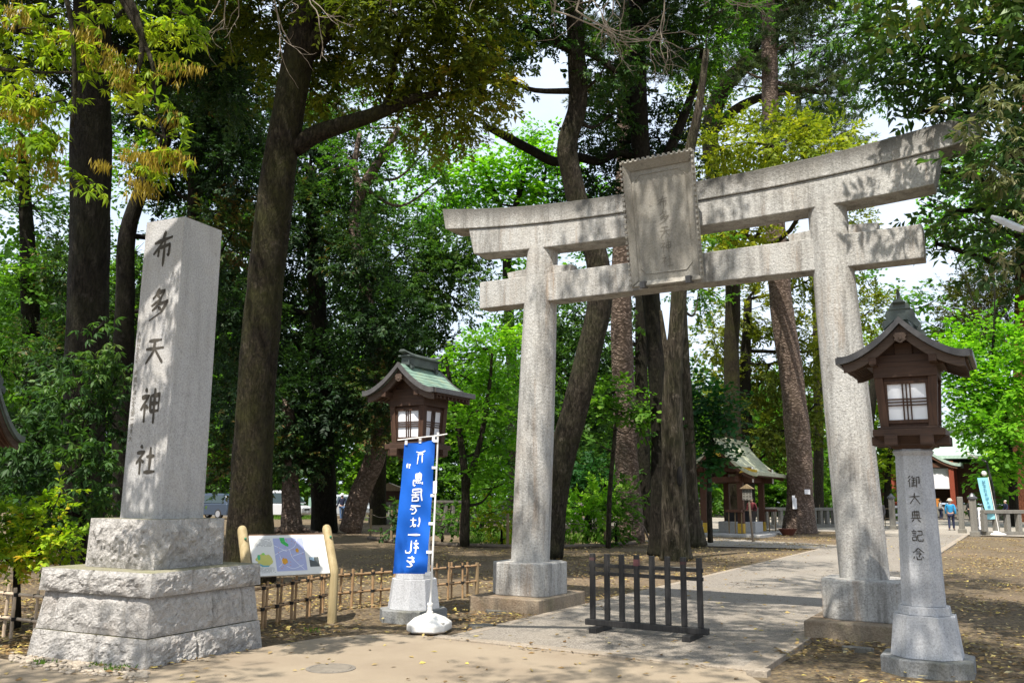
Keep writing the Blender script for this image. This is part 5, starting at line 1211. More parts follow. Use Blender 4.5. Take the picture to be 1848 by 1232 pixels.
def tree(name, label, base, trunk, blobs, kind, mat, barkm, leaf, limbs=(), depth=None, dens=2.6, holes=.35, over=(), cat='tree', group='trees in the shrine grove', twigs=5, extra=(), crownname='crown', auto=True, flare=True):
    bp = G(*base) if depth is None else D(base[0], base[1], depth)
    if depth is None: depth = depth_of(bp)
    gx, gy = bp.x, bp.y
    t = thing(name, label, cat, (gx, gy, 0), 0, group); o = Vector((gx, gy, 0))
    P, Rr = px_path(trunk, depth)
    P = [o + Vector((0, 0, -.15))] + P if P[0].z > .1 else P
    Rr = [Rr[0]] + Rr if len(P) > len(Rr) else Rr
    # dense along the foot for the flare
    P2, R2 = [], []
    for i in range(len(P)-1):
        m = max(1, int((P[i+1]-P[i]).length/.25)) if P[i].z < 2 else 1
        for k in range(m): P2.append(P[i].lerp(P[i+1], k/m)); R2.append(Rr[i]*(1-k/m) + Rr[i+1]*k/m)
    P2.append(P[-1]); R2.append(Rr[-1])
    mb = MB(); lump_tube(mb, [p - o for p in P2], R2, 20 if depth < 30 else 12, gx, .10, 0. if flare else None)
    for L_ in limbs:
        lp_, lr_ = px_path([q[:3] for q in L_], depth); lump_tube(mb, [p - o for p in lp_], lr_, 10, gx + 3)
    Lf, Wf = max(leaf[0], depth*.0050), max(leaf[1], depth*.0050*leaf[1]/leaf[0])
    dens *= DM if depth > 12 else 1.7; holes *= .8
    B = []
    for q in blobs:
        px, py, rx, ry = q[:4]; dz = q[4] if len(q) > 4 else 0.; k = q[5] if len(q) > 5 else 1.
        dd = depth + dz; c = D(px, py, dd); B.append((c, rx/F*dd, (rx+ry)/2/F*dd*.9, ry/F*dd, k))
    B += [(Vector(q[:3]), q[3], q[3], q[4], q[5]) for q in over]
    for (c, rx, ry, rz, k) in B:
        if auto:
            cand = [(abs((p.z + .0) - (c.z - rz*.8 - .1*(p-c).length)) , i) for i, p in enumerate(P2)]
            i = min(cand)[1]; s = P2[i]; r0 = min(R2[i]*.4, .035 + .022*(c-s).length)
            m = s.lerp(c, .5) + Vector((0, 0, -.10*(c-s).length)) + Vector(rng.normal(0, .05, 3)*(c-s).length)
            pts = [tuple(s), tuple(m), tuple(c)]; cc = catmull(pts, 5)
            lump_tube(mb, [Vector(p) - o for p in cc], [r0*(1-.7*j/(len(cc)-1)) for j in range(len(cc))], 7, rx)
        for _ in range(twigs):
            v = rng.normal(0, 1, 3); v /= np.linalg.norm(v); e = Vector(np.array(c) + v[0]*rx*CR + v[1]*ry*CF + v[2]*np.array([0, 0, rz])*.8)
            m = c.lerp(e, .5) + Vector(rng.normal(0, .12, 3)*rx)
            cc = catmull([tuple(c), tuple(m), tuple(e)], 4); r0 = .012 + .010*rx
            mb.tube([Vector(p) - o for p in cc], [r0*(1-.75*j/(len(cc)-1)) for j in range(len(cc))], 5)
    mb.build('trunk', barkm, t, smooth=True)
    if B: crown_mesh(crownname, B, kind, Lf, Wf, mat, t, (gx, gy, 0), dens, holes)
    for (nm, bl, kd, mt, lf, ds, ho) in extra:
        BB = []
        for q in bl:
            px, py, rx, ry = q[:4]; dz = q[4] if len(q) > 4 else 0.; dd = depth + dz; BB.append((D(px, py, dd), rx/F*dd, (rx+ry)/2/F*dd*.9, ry/F*dd, q[5] if len(q) > 5 else 1.))
        crown_mesh(nm, BB, kd, max(lf[0], depth*.004), max(lf[1], depth*.004*lf[1]/lf[0]), mt, t, (gx, gy, 0), ds, ho)
    return t
BR, MP = (.11, .045), (.085, .075)
# big left trunks
tree('evergreen_tree', 'massive dark straight trunk rising behind the stone pillar, far left', (150, 1040), [(152, 1035, 80), (150, 850, 75), (155, 650, 71), (163, 420, 69), (165, 200, 68), (168, -80, 62), (172, -420, 58), (176, -800, 30)],
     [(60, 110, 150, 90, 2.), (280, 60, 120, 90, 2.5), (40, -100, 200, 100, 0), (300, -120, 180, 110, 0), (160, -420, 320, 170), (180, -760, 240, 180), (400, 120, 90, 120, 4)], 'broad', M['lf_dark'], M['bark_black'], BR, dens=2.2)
tree('oak_tree', 'big mossy leaning trunk with a thick bare limb, between the pillar and the lantern', (452, 1052),
     [(450, 1048, 94), (453, 920, 76), (458, 780, 71), (472, 580, 66), (488, 420, 64), (510, 260, 60), (536, 120, 55), (556, 10, 50), (575, -150, 44), (590, -400, 30)],
     [(610, 70, 120, 75, 1.), (740, 110, 120, 85, .5), (850, 60, 80, 85, 0), (800, 205, 85, 55, .6), (690, 10, 140, 60, -1), (860, 160, 60, 60, 0), (470, 30, 90, 70, 2.), (560, 160, 80, 50, 1.5), (640, -150, 260, 140, 0), (850, -120, 160, 120, 0), (450, -230, 220, 160, 0), (600, -420, 280, 180, 1)],
     'broad', M['lf_olive'], M['bark_dark'], (.12, .042),
     over=[(*CW(x, d, z), r, r*.5, k) for x, d, z, r, k in ((-11, 13, 14, 3, 1), (-6, 12.5, 13.5, 2.2, .5), (-2, 13.5, 14, 2.2, .5), (2, 15, 14.5, 2., .7), (.1, 5.3, 10, 1.5, .8), (.0, 7.6, 12, 1.5, .6), (3.4, 9.7, 13.2, 1.7, .8), (5.6, 11.3, 13.5, 1.7, .8), (-8, 18, 17, 2.6, 1), (-3.5, 19, 17, 2.4, .9), (-13, 19, 17, 3, 1))], limbs=  # over: unseen crown clumps added to shade the path and grove floor
     [[(532, 268, 34), (570, 243, 33), (620, 225, 30), (680, 205, 26), (735, 182, 20), (790, 168, 10)], [(540, 110, 40), (585, 55, 38), (640, -5, 30), (700, -70, 18)], [(690, 203, 11), (705, 160, 10), (712, 110, 8), (725, 60, 6)]], dens=2.3, holes=.3, auto=False)
# dark evergreen mass behind
tree('evergreen_tree', 'dark trunk and dense dark crown right behind the mossy leaning oak', (585, 960), [(585, 955, 48), (583, 850, 44), (580, 700, 38), (570, 500, 30), (560, 300, 18)],
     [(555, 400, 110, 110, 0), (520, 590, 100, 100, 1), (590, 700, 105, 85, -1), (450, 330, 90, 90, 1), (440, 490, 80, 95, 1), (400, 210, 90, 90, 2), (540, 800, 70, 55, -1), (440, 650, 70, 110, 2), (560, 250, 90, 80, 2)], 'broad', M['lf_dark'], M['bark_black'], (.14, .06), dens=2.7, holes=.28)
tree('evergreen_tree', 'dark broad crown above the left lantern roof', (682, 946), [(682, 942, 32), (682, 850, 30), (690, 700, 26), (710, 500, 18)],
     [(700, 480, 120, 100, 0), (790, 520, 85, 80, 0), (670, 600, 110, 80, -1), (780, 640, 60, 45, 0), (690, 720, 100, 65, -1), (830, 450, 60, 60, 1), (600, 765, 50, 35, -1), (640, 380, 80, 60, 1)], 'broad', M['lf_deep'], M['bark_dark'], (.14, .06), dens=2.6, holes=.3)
tree('grey_branched_tree', 'leaning pinkish trunk with pale forked limbs showing above the dark crowns', (632, 962), [(632, 958, 42), (650, 890, 38), (678, 820, 36), (690, 720, 28), (665, 560, 24), (640, 420, 22), (650, 350, 20), (685, 290, 16), (720, 230, 10)],
     [(720, 210, 70, 50, 0, .7), (640, 300, 80, 60, 0, .7), (770, 270, 60, 45, 0, .6), (600, 190, 70, 50, 1, .8), (800, 320, 50, 40, 2, .8)], 'broad', M['lf_mid'], M['bark_pine'], (.13, .06), [[(652, 350, 15), (640, 300, 12), (650, 240, 8)]], dens=1.5, holes=.45, extra=[('lower_crown', [(700, 700, 70, 55, -1.5), (680, 560, 75, 80, -1.5), (725, 620, 50, 50, -1.5), (650, 450, 60, 60, -1.5), (690, 780, 50, 30, -1.5, .8)], 'broad', M['lf_dark'], (.14, .06), 5., .25)])
tree('flared_root_tree', 'short pale trunk with spreading flared roots behind the map sign', (525, 963), [(526, 960, 40), (525, 910, 34), (523, 850, 28), (520, 720, 20)],
     [(500, 815, 55, 35, 0), (545, 830, 35, 30, 0), (530, 740, 60, 60, 0)], 'broad', M['lf_dark'], M['bark_pine'], (.14, .06), [[(530, 945, 16), (555, 958, 10), (590, 964, 5)], [(518, 948, 14), (495, 960, 8), (470, 964, 4)]], dens=2.)
# light greens behind at left
tree('broadleaf_tree', 'light green broadleaf behind the far left trunk, sky showing through it', (70, 965), [(70, 960, 40), (60, 700, 34), (50, 450, 26), (40, 250, 14)],
     [(40, 520, 90, 80, 0, .8), (60, 370, 110, 80, 1, .7), (10, 650, 70, 70, 0, .9), (110, 640, 60, 50, -2), (-20, 250, 110, 90, 0), (90, 480, 60, 50, 0), (40, 760, 70, 60, 0)], 'maple', M['lf_mid'], M['bark_black'], MP, dens=1.7, holes=.45)
tree('broadleaf_tree', 'slim trunk and light green crown seen just above the stone pillar', (226, 985), [(226, 980, 40), (222, 800, 36), (225, 560, 34), (235, 400, 28), (300, 250, 20), (325, 150, 14)],
     [(250, 300, 80, 60, 1, .8), (330, 330, 60, 60, 2, .8), (230, 470, 50, 60, 2, .9), (320, 140, 80, 70, 0, .9), (370, 400, 50, 70, 4), (200, 200, 70, 60, 3, .8)], 'maple', M['lf_mid'], M['bark_black'], MP, dens=1.7, holes=.4)
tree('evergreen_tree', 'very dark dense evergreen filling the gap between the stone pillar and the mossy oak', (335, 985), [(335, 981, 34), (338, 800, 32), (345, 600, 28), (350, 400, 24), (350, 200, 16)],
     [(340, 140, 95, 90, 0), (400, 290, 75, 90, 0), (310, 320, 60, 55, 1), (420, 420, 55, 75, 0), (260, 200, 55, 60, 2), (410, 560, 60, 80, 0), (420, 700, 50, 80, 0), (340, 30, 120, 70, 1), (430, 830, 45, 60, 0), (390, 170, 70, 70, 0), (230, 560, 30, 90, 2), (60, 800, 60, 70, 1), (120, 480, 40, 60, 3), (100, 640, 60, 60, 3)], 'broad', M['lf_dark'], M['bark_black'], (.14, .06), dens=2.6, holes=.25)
# curved trunk behind the left gate post
tree('curved_tree', 'dark curving bare trunk leaning behind the left gate post', (988, 1007),
     [(990, 1003, 56), (1000, 900, 50), (1012, 830, 50), (1038, 735, 48), (1062, 640, 46), (1082, 545, 46), (1078, 470, 42), (1052, 395, 38), (1034, 325, 36), (1024, 262, 38), (1042, 190, 33), (1041, 110, 32), (1036, 0, 30), (1040, -120, 24), (1050, -300, 14)],
     [(935, 30, 85, 55, 0), (1100, 110, 70, 55, 0), (890, 110, 60, 70, .5), (990, 50, 50, 45, 0), (1000, -90, 160, 80, 0), (1090, -200, 160, 100, 0), (1100, 210, 40, 35, 1, .7)], 'broad', M['lf_deep'], M['bark_grey'], (.12, .055), [[(1040, 95, 15), (985, 70, 12), (940, 45, 8)], [(1040, 75, 16), (1085, 110, 12), (1115, 130, 8)]], dens=2., holes=.4)
tree('pine_tree', 'straight reddish pine trunk rising behind the gate tablet', (1140, 980), [(1140, 976, 50), (1132, 860, 44), (1128, 760, 40), (1122, 600, 38), (1122, 450, 34), (1125, 300, 27), (1126, 180, 24), (1127, 40, 19), (1128, -120, 12)],
     [(1180, 30, 75, 30, 0), (1080, 60, 60, 25, 0), (1210, 110, 70, 28, 1), (1130, -60, 120, 40, 0), (1070, 170, 45, 18, 0), (1130, -150, 90, 50, 0)], 'pine', M['lf_pine'], M['bark_pine'], (.14, .012), dens=1.1, holes=.4)
tree('forked_tree', 'pale streaked trunk with a hollow scar in the middle of the gate opening', (1220, 1010),
     [(1220, 1007, 60), (1219, 985, 52), (1218, 930, 46), (1216, 840, 42), (1213, 760, 38), (1214, 700, 34), (1219, 620, 30), (1225, 540, 28), (1231, 420, 25), (1240, 300, 20), (1262, 190, 15), (1275, 90, 10)],
     [(1280, 90, 60, 50, 1, .7), (1300, 20, 70, 50, 1, .7), (1260, 170, 40, 35, 1, .6)], 'broad', M['lf_mid'], M['bark_pale'], (.12, .05), [[(1214, 720, 18), (1200, 620, 10), (1192, 560, 5)]], dens=1.6, holes=.4)
tree('evergreen_tree', 'blackish trunk right beside the pale streaked one, with a long snaking limb to the left', (1190, 1002),
     [(1188, 999, 40), (1187, 960, 30), (1187, 880, 26), (1187, 780, 25), (1186, 700, 28), (1180, 600, 31), (1171, 500, 33), (1160, 350, 34), (1153, 200, 32), (1149, 60, 28), (1146, -100, 22), (1140, -300, 14)],
     [(1100, 330, 75, 55, .5), (1190, 250, 80, 60, 1), (1070, 390, 50, 40, 1), (1200, 60, 100, 50, 0), (1110, 160, 60, 40, 1, .8), (1210, 330, 50, 35, 1), (1080, 240, 50, 40, 1), (1240, -80, 160, 90, 0), (1100, -220, 180, 110, 0)],
     'broad', M['lf_dark'], M['bark_black'], (.12, .05), [[(1166, 296, 15), (1120, 275, 16), (1080, 291, 16), (1040, 284, 17), (1000, 292, 18), (960, 272, 17), (912, 246, 15), (872, 226, 10)], [(1200, 290, 20), (1232, 215, 17), (1255, 150, 12), (1268, 90, 8)], [(1152, 240, 16), (1135, 205, 14), (1124, 160, 10)]], dens=2.2, holes=.35)
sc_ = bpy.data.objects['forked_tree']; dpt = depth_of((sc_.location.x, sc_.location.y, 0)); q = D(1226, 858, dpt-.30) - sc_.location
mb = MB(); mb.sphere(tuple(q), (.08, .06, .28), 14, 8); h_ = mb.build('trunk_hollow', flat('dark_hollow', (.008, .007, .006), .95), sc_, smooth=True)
tree('flared_root_tree', 'dark flared trunk base right behind the forked tree', (1257, 987), [(1255, 983, 42), (1249, 930, 30), (1246, 860, 24), (1238, 700, 20), (1232, 560, 15), (1232, 420, 10)], [(1262, 520, 45, 60, 3, .8), (1270, 420, 50, 40, 3, .8)], 'broad', M['lf_mid'], M['bark_pale'], (.13, .06), dens=1.3, holes=.5)
tree('evergreen_tree', 'slim blackish trunk between the pine and the forked trunks', (1163, 962), [(1163, 957, 27), (1160, 800, 26), (1157, 650, 23), (1158, 480, 18), (1160, 350, 12)],
     [(1090, 600, 60, 60, 0, .8), (1040, 560, 50, 60, 1, .9), (1000, 670, 60, 80, 1), (1080, 720, 60, 60, 1), (1080, 840, 70, 60, 0), (960, 800, 50, 80, 2), (1140, 520, 40, 50, 3)], 'broad', M['lf_deep'], M['bark_black'], (.14, .065), dens=2.2, holes=.35)
tree('pine_tree', 'tall leaning pine with scaly trunk and white paper tags right of the pavilion', (1443, 962), [(1443, 958, 62), (1444, 900, 48), (1440, 790, 45), (1428, 680, 43), (1414, 580, 41), (1405, 500, 39), (1399, 400, 35), (1392, 250, 31), (1388, 100, 28), (1385, 0, 25), (1383, -120, 18), (1381, -260, 10)],
     [(1470, 155, 70, 25, 0), (1500, 205, 60, 24, 0), (1440, 235, 80, 28, -1), (1430, 60, 90, 32, 0), (1330, 120, 60, 22, 0), (1530, 120, 50, 22, 1), (1340, 30, 90, 35, 1), (1480, -20, 100, 40, 0), (1390, -140, 160, 60, 0), (1520, 255, 45, 18, -1), (1390, -260, 110, 60)], 'pine', M['lf_pine'], M['bark_pine'], (.15, .014), dens=.75, holes=.4)
pt_ = [o for o in bpy.data.objects if o.name.startswith('pine_tree')][-1]; dpt = depth_of((pt_.location.x, pt_.location.y, 0))
for (px, py, w, h, lb) in ((1457, 887, .26, .22, 'small white paper tag on the pine trunk'), (1434, 908, .2, .5, 'long white paper strip hanging on the pine trunk'), (1432, 898, .14, .22, 'white card at the left of the pine trunk')):
    q = D(px, py, dpt-.66); t = MB(); t.box((0, 0, 0), (w, .012, h)); o = t.build('paper_tag', M['white_tab']); o.location = q; o.rotation_euler = (0, 0, YAW); tag(o, lb, 'paper tag')
tree('yellow_oak', 'oak with thick angled limb and yellow-green spring leaves above the gate lintel', (1325, 957), [(1326, 953, 34), (1323, 800, 31), (1320, 650, 28), (1322, 520, 27), (1312, 420, 27), (1288, 320, 26), (1282, 230, 30), (1308, 155, 30), (1350, 115, 27), (1385, 92, 24), (1398, 50, 18), (1395, -60, 12)],
     [(1300, 265, 75, 40, -10), (1390, 262, 90, 45, -11), (1470, 270, 70, 35, -10), (1520, 240, 40, 22, -9, .7), (1330, 420, 70, 45, -6), (1290, 450, 50, 45, 1, .8), (1540, 400, 30, 40, 4), (1270, 180, 50, 40, 2, .6), (1400, 195, 40, 30, 2, .6), (1420, -40, 120, 70), (1360, 330, 60, 40, -8)], 'broad', M['lf_yellow'], M['bark_dark'], (.13, .05),
     [[(1282, 240, 20), (1340, 190, 16), (1420, 165, 12), (1500, 168, 8)], [(1320, 150, 22), (1380, 60, 16), (1440, 15, 10), (1500, -30, 6)]], dens=2.0, holes=.35)
tree('olive_oak', 'olive leaved oak filling the right of the gate opening', (1352, 948), [(1352, 944, 24), (1350, 820, 22), (1345, 680, 20), (1350, 540, 14)],
     [(1350, 560, 60, 55, 0, .9), (1390, 660, 70, 70, 0), (1330, 690, 60, 60, 1), (1420, 780, 50, 60, 0), (1290, 620, 45, 55, 2, .6), (1380, 770, 60, 45, 0), (1470, 600, 45, 70, 1), (1480, 720, 40, 60, 1), (1370, 470, 60, 40, 1, .8), (1450, 480, 50, 50, 2, .8), (1570, 560, 30, 60, 2), (1540, 450, 25, 30, 2)], 'broad', M['lf_gold'], M['bark_black'], (.15, .065), dens=1.7, holes=.4)
tree('broadleaf_tree', 'airy green broadleaf crown mixing with the pine top above the lintel', (1478, 945), [(1478, 941, 18), (1476, 700, 16), (1470, 450, 14), (1450, 250, 11), (1430, 120, 8)],
     [(1450, 85, 60, 45, 0, .8), (1530, 60, 60, 45, 0, .8), (1390, 150, 50, 35, 1, .7), (1300, 50, 60, 45, 0, .8), (1240, 110, 50, 40, 1, .7), (1490, 150, 50, 35, 0, .8), (1360, 20, 60, 35, 0, .8), (1560, 160, 40, 40, 1, .7), (1450, -40, 160, 50, 0, .8), (1270, 190, 40, 30, 2, .6)], 'broad', M['lf_mid'], M['bark_grey'], (.14, .06), dens=1.5, holes=.42)
# maples
tree('small_maple', 'young maple with forked slim trunk and bright layered leaves left of the gate post', (836, 988), [(838, 984, 18), (840, 880, 15), (832, 800, 12), (818, 720, 9), (805, 650, 6)],
     [(880, 630, 65, 28, 0), (840, 680, 60, 25, .5), (905, 700, 45, 30, 1), (850, 745, 65, 25, -.5), (900, 790, 50, 30, .5), (860, 840, 50, 25, 0, .8), (910, 610, 50, 22, 1), (890, 880, 50, 25, 1, .8), (800, 720, 40, 22, 0)], 'maple', M['lf_maple'], M['bark_grey'], MP, [[(842, 880, 12), (868, 790, 10), (884, 690, 7), (888, 630, 4)]], dens=2.3, holes=.3, group='maples in the shrine grounds')
tree('maple_tree', 'sunlit bright green maple above the left end of the lintel', (930, 940), [(930, 936, 22), (925, 700, 20), (915, 480, 17), (925, 400, 14), (945, 320, 9)],
     [(930, 330, 75, 40, 0), (985, 290, 55, 45, 0), (870, 340, 60, 35, 0), (1000, 370, 60, 40, 0), (1075, 360, 40, 30, 2), (960, 240, 30, 30, 0, .8), (880, 290, 45, 30, 0, .8), (780, 370, 60, 45, 0), (840, 400, 60, 40, 1), (1090, 480, 40, 40, 3), (760, 300, 50, 30, 1, .6), (960, 480, 50, 40, 0)], 'maple', M['lf_maple'], M['bark_black'], MP, [[(922, 420, 10), (890, 340, 7), (870, 300, 4)], [(925, 410, 10), (975, 340, 7), (990, 280, 4)]], dens=2.2, holes=.35, group='maples in the shrine grounds')
tree('small_maple', 'low slim maple spreading dark green leaves before the pine and forked trunks', (1098, 992), [(1098, 988, 10), (1100, 900, 9), (1108, 800, 7), (1115, 730, 5)],
     [(1110, 705, 55, 22, -2), (1075, 735, 40, 20, -2.), (1160, 735, 35, 25, -2), (1125, 745, 50, 20, -2), (1060, 780, 25, 14, -2, .7)], 'maple', M['lf_mid'], M['bark_grey'], MP, dens=2.2, holes=.3, group='maples in the shrine grounds')
tree('maple_tree', 'dark green maple half covering the roof of the water pavilion', (1285, 982), [(1282, 978, 10), (1280, 900, 9), (1282, 820, 8), (1290, 740, 6)],
     [(1270, 715, 45, 35, -1), (1300, 750, 50, 30, -1), (1265, 790, 40, 32, -1), (1288, 795, 35, 28, -1), (1290, 835, 40, 22, -1), (1250, 745, 30, 40, 0)], 'maple', M['lf_maple_dark'], M['bark_grey'], MP, dens=2.3, holes=.25, group='maples in the shrine grounds')
tree('maple_tree', 'large bright green maple right of the right lantern', (1830, 950), [(1832, 946, 16), (1825, 850, 14), (1810, 740, 11), (1790, 650, 8)],
     [(1760, 680, 60, 45, 0), (1820, 700, 55, 55, -1), (1740, 640, 45, 40, 1), (1800, 770, 65, 40, -2), (1750, 755, 40, 35, 0), (1830, 820, 50, 35, -1), (1800, 850, 45, 25, -1), (1850, 620, 50, 50, 0), (1770, 610, 50, 35, 2), (1890, 720, 60, 90, 0), (1740, 700, 40, 40, 0), (1735, 315, 45, 50, 3, .8), (1700, 400, 40, 35, 3, .8), (1790, 400, 50, 60, 3, .8)], 'maple', M['lf_maple'], M['bark_black'], MP, dens=2.6, holes=.25, group='maples in the shrine grounds')
tree('maple_tree', 'yellow-green maple between the right gate post and lantern', (1600, 938), [(1600, 934, 12), (1602, 860, 10), (1610, 790, 7)],
     [(1605, 820, 35, 30, 0), (1625, 780, 40, 35, 2), (1590, 760, 45, 40, 1), (1560, 700, 50, 50, 4), (1600, 680, 50, 45, 5), (1610, 860, 25, 20, 0), (1580, 620, 40, 40, 6)], 'maple', M['lf_fresh'], M['bark_black'], MP, dens=2.2, holes=.3, group='maples in the shrine grounds')
tree('maple_tree', 'thin spreading branch of green leaves against the sky above the right lantern roof', (1560, 938), [(1560, 934, 20), (1565, 800, 18), (1585, 650, 14), (1620, 560, 8)],
     [(1600, 535, 45, 18, 0, .7), (1660, 530, 40, 14, 0, .6), (1720, 520, 35, 18, 0, .7), (1560, 500, 30, 35, 0, .8), (1690, 590, 60, 22, 1, .8), (1640, 640, 50, 30, 2), (1740, 580, 40, 25, 1)], 'maple', M['lf_mid'], M['bark_black'], MP, dens=1.7, holes=.4, group='maples in the shrine grounds')
tree('cedar_tree', 'reddish trunk and brownish green sprays at the right edge', (1842, 942), [(1842, 938, 30), (1843, 800, 29), (1844, 600, 26), (1846, 500, 24), (1850, 300, 20), (1855, 100, 12)],
     [(1755, 560, 50, 55, 0), (1790, 500, 50, 50, 1), (1730, 590, 25, 20, 1, .7), (1800, 600, 50, 50, 3), (1870, 480, 70, 70, 0), (1870, 300, 80, 100, 0)], 'broad', M['lf_cedar'], M['bark_red'], (.12, .03), dens=2.1, holes=.35)
tree('broadleaf_tree', 'bright yellow-green foliage low behind the water pavilion', (1395, 930), [(1395, 926, 14), (1398, 860, 12), (1405, 790, 9)],
     [(1390, 860, 50, 40, 0), (1420, 820, 40, 40, 2), (1480, 850, 35, 45, 0), (1350, 830, 40, 40, 3), (1440, 890, 50, 25, 0), (1500, 800, 40, 60, 3), (1330, 880, 50, 30, 3)], 'maple', M['lf_fresh'], M['bark_black'], MP, dens=2., holes=.35)
tree('broadleaf_tree', 'pale leaved broadleaf behind the curved trunk and pine', (1062, 955), [(1062, 950, 14), (1060, 850, 12), (1065, 720, 9)],
     [(1060, 650, 50, 40, 0), (1010, 740, 40, 40, 0), (1090, 800, 40, 50, 0), (1050, 830, 60, 40, -1), (950, 700, 60, 60, 2), (1000, 600, 50, 50, 2), (940, 560, 50, 50, 3), (1160, 700, 40, 60, 3)], 'broad', M['lf_mid'], M['bark_black'], (.13, .06), dens=2.2, holes=.32)

# near tree at the right: glossy leaves over the end of the lintel
rb = D(2230, 905, 10.); 
tree('evergreen_oak', 'glossy evergreen oak with pale new leaves hanging over the right end of the lintel', (2230, 905), [(2230, 900, 90), (2210, 600, 80), (2180, 300, 70), (2140, 0, 55), (2080, -250, 30)],
     [(1790, 90, 100, 75, .6), (1660, 100, 95, 60, 1.2), (1590, 40, 70, 45, 1.6), (1720, 165, 70, 50, 1.2), (1820, 280, 60, 80, -.5), (1800, 410, 60, 60, .6), (1720, 380, 60, 55, 2.2), (1840, 480, 35, 45, 0), (1690, 440, 30, 22, 2.), (1900, 150, 120, 140, 0), (1760, -90, 200, 110, 0), (1950, 350, 110, 140, 0), (1590, 150, 40, 35, 2.4, .7), (1650, 200, 40, 25, 1.6, .7), (2000, -100, 200, 160, 0), (1660, 300, 40, 30, 2.6, .7)],
     'broad', M['lf_near'], M['bark_dark'], (.13, .05), depth=10., dens=2.5, holes=.27, flare=False,
     extra=[('new_leaves', [(1775, 190, 45, 75, -.9, 1), (1755, 250, 35, 60, -.8, .9), (1800, 290, 40, 70, -.9, 1), (1830, 360, 35, 60, -.8, .9), (1820, 470, 30, 40, -.6, .8), (1835, 150, 30, 50, -.8, .6)], 'droop', M['lf_pale'], (.12, .028), .8, .3)])
SHADE_CLUMPS = [(*CW(x, d, z), r, r*.55, k) for x, d, z, r, k in ((-6.5, 2, 9, 2.2, 1.), (2.8, 3.6, 10.5, 1.8, 1.1), (-1.2, 1.5, 10, 2., .9), (1.2, 4.2, 11, 1.9, .9), (-4, -1, 10, 2.2, 1.), (3.2, 1.5, 10, 1.8, .9), (-1.8, 6.2, 12.4, 1.5, .8), (.8, -1., 9.4, 1.7, .9))]  # crown clumps added out of view to cast dapples on the foreground
# near oak at the left: its leafy and bare branches hang into the top of the view
tree('drooping_oak', 'near oak branches with fresh yellow-green leaves and brown catkins hanging at top left', (-480, 900), [(-480, 900, 150), (-470, 500, 130), (-430, 100, 110), (-350, -250, 80), (-200, -450, 50)],
     [(60, 180, 75, 40, 0), (20, 120, 60, 35, .2), (110, 100, 60, 35, .2), (50, 250, 60, 30, -.2), (190, 95, 55, 35, .1), (230, 140, 50, 30, .1), (260, 60, 50, 30, .2), (310, 80, 45, 30, .2), (340, 30, 50, 25, .3), (30, 320, 40, 30, 0), (110, 250, 40, 30, 0, .7), (250, 205, 40, 22, 0, .7), (90, 30, 60, 30, .3), (220, 20, 60, 25, .3), (280, 240, 40, 16, 0, .6), (310, 200, 28, 14, 0, .7), (260, 300, 50, 22, 0, .7), (330, 290, 28, 22, 0, .6), (30, 60, 50, 30, 0), (200, -120, 260, 90, .5), (160, 330, 30, 20, 0, .5)],
     'droop', M['lf_fresh'], M['bark_grey'], (.088, .023), [[(-350, -250, 70), (-150, -220, 45), (60, -120, 30), (200, -40, 20), (255, 60, 12), (245, 150, 7)], [(60, -120, 22), (120, 0, 10), (135, 140, 8), (130, 230, 5)], [(200, -40, 14), (270, 100, 8), (280, 180, 6), (300, 260, 4)], [(-150, -220, 36), (-120, 0, 20), (-30, 110, 9), (60, 130, 6), (150, 130, 4)]],
     depth=7.6, dens=1.8, holes=.3, twigs=4, auto=False, flare=False, group=None, over=SHADE_CLUMPS,
     extra=[('catkins', [(60, 270, 60, 30, 0), (40, 190, 70, 40, 0, .7), (140, 60, 50, 35, .1, .8), (215, 140, 45, 25, -.1), (200, 110, 40, 30, 0, .7), (265, 280, 55, 22, -.1, 1.2), (255, 335, 40, 18, -.1, 1.2), (320, 290, 30, 22, -.1), (190, 300, 22, 14, -.1), (230, 160, 20, 14, 0), (300, 130, 30, 20, 0, .7), (90, 310, 30, 20, -.1), (310, 210, 25, 12, 0), (345, 120, 15, 12, 0), (25, 30, 40, 30, 0)], 'catkin', M['lf_catkin'], (.085, .009), 1.3, .25)])
# bare twigs of the same oak, hanging across the top
nt = bpy.data.objects['drooping_oak']; oo = nt.location.copy()
mb = MB(); random.seed(21)
def twig(p, d, L, r, lev, depth):
    pts = [p.copy()]; n = 5; dd = d.copy()
    for i in range(n):
        dd = (dd + Vector((random.gauss(0, .22), random.gauss(0, .22), random.gauss(-.02, .2)))).normalized(); p = p + dd*(L/n); pts.append(p.copy())
        if lev > 0 and i >= 1 and random.random() < .62:
            ax = Vector((random.gauss(0, 1), random.gauss(0, 1), random.gauss(0, 1))).normalized()
            nd = (dd + ax*.8).normalized(); twig(p, nd, L*random.uniform(.45, .75), r*.62, lev-1, depth)
    mb.tube([q - oo for q in pts], [r*(1-.6*i/n) for i in range(n+1)], 5)
lim, lr = px_path([(-330, -260, 70), (100, -330, 50), (500, -260, 36), (900, -190, 28), (1250, -120, 18), (1450, -20, 8)], 8.2)
mb.tube([q - oo for q in lim], lr, 9)
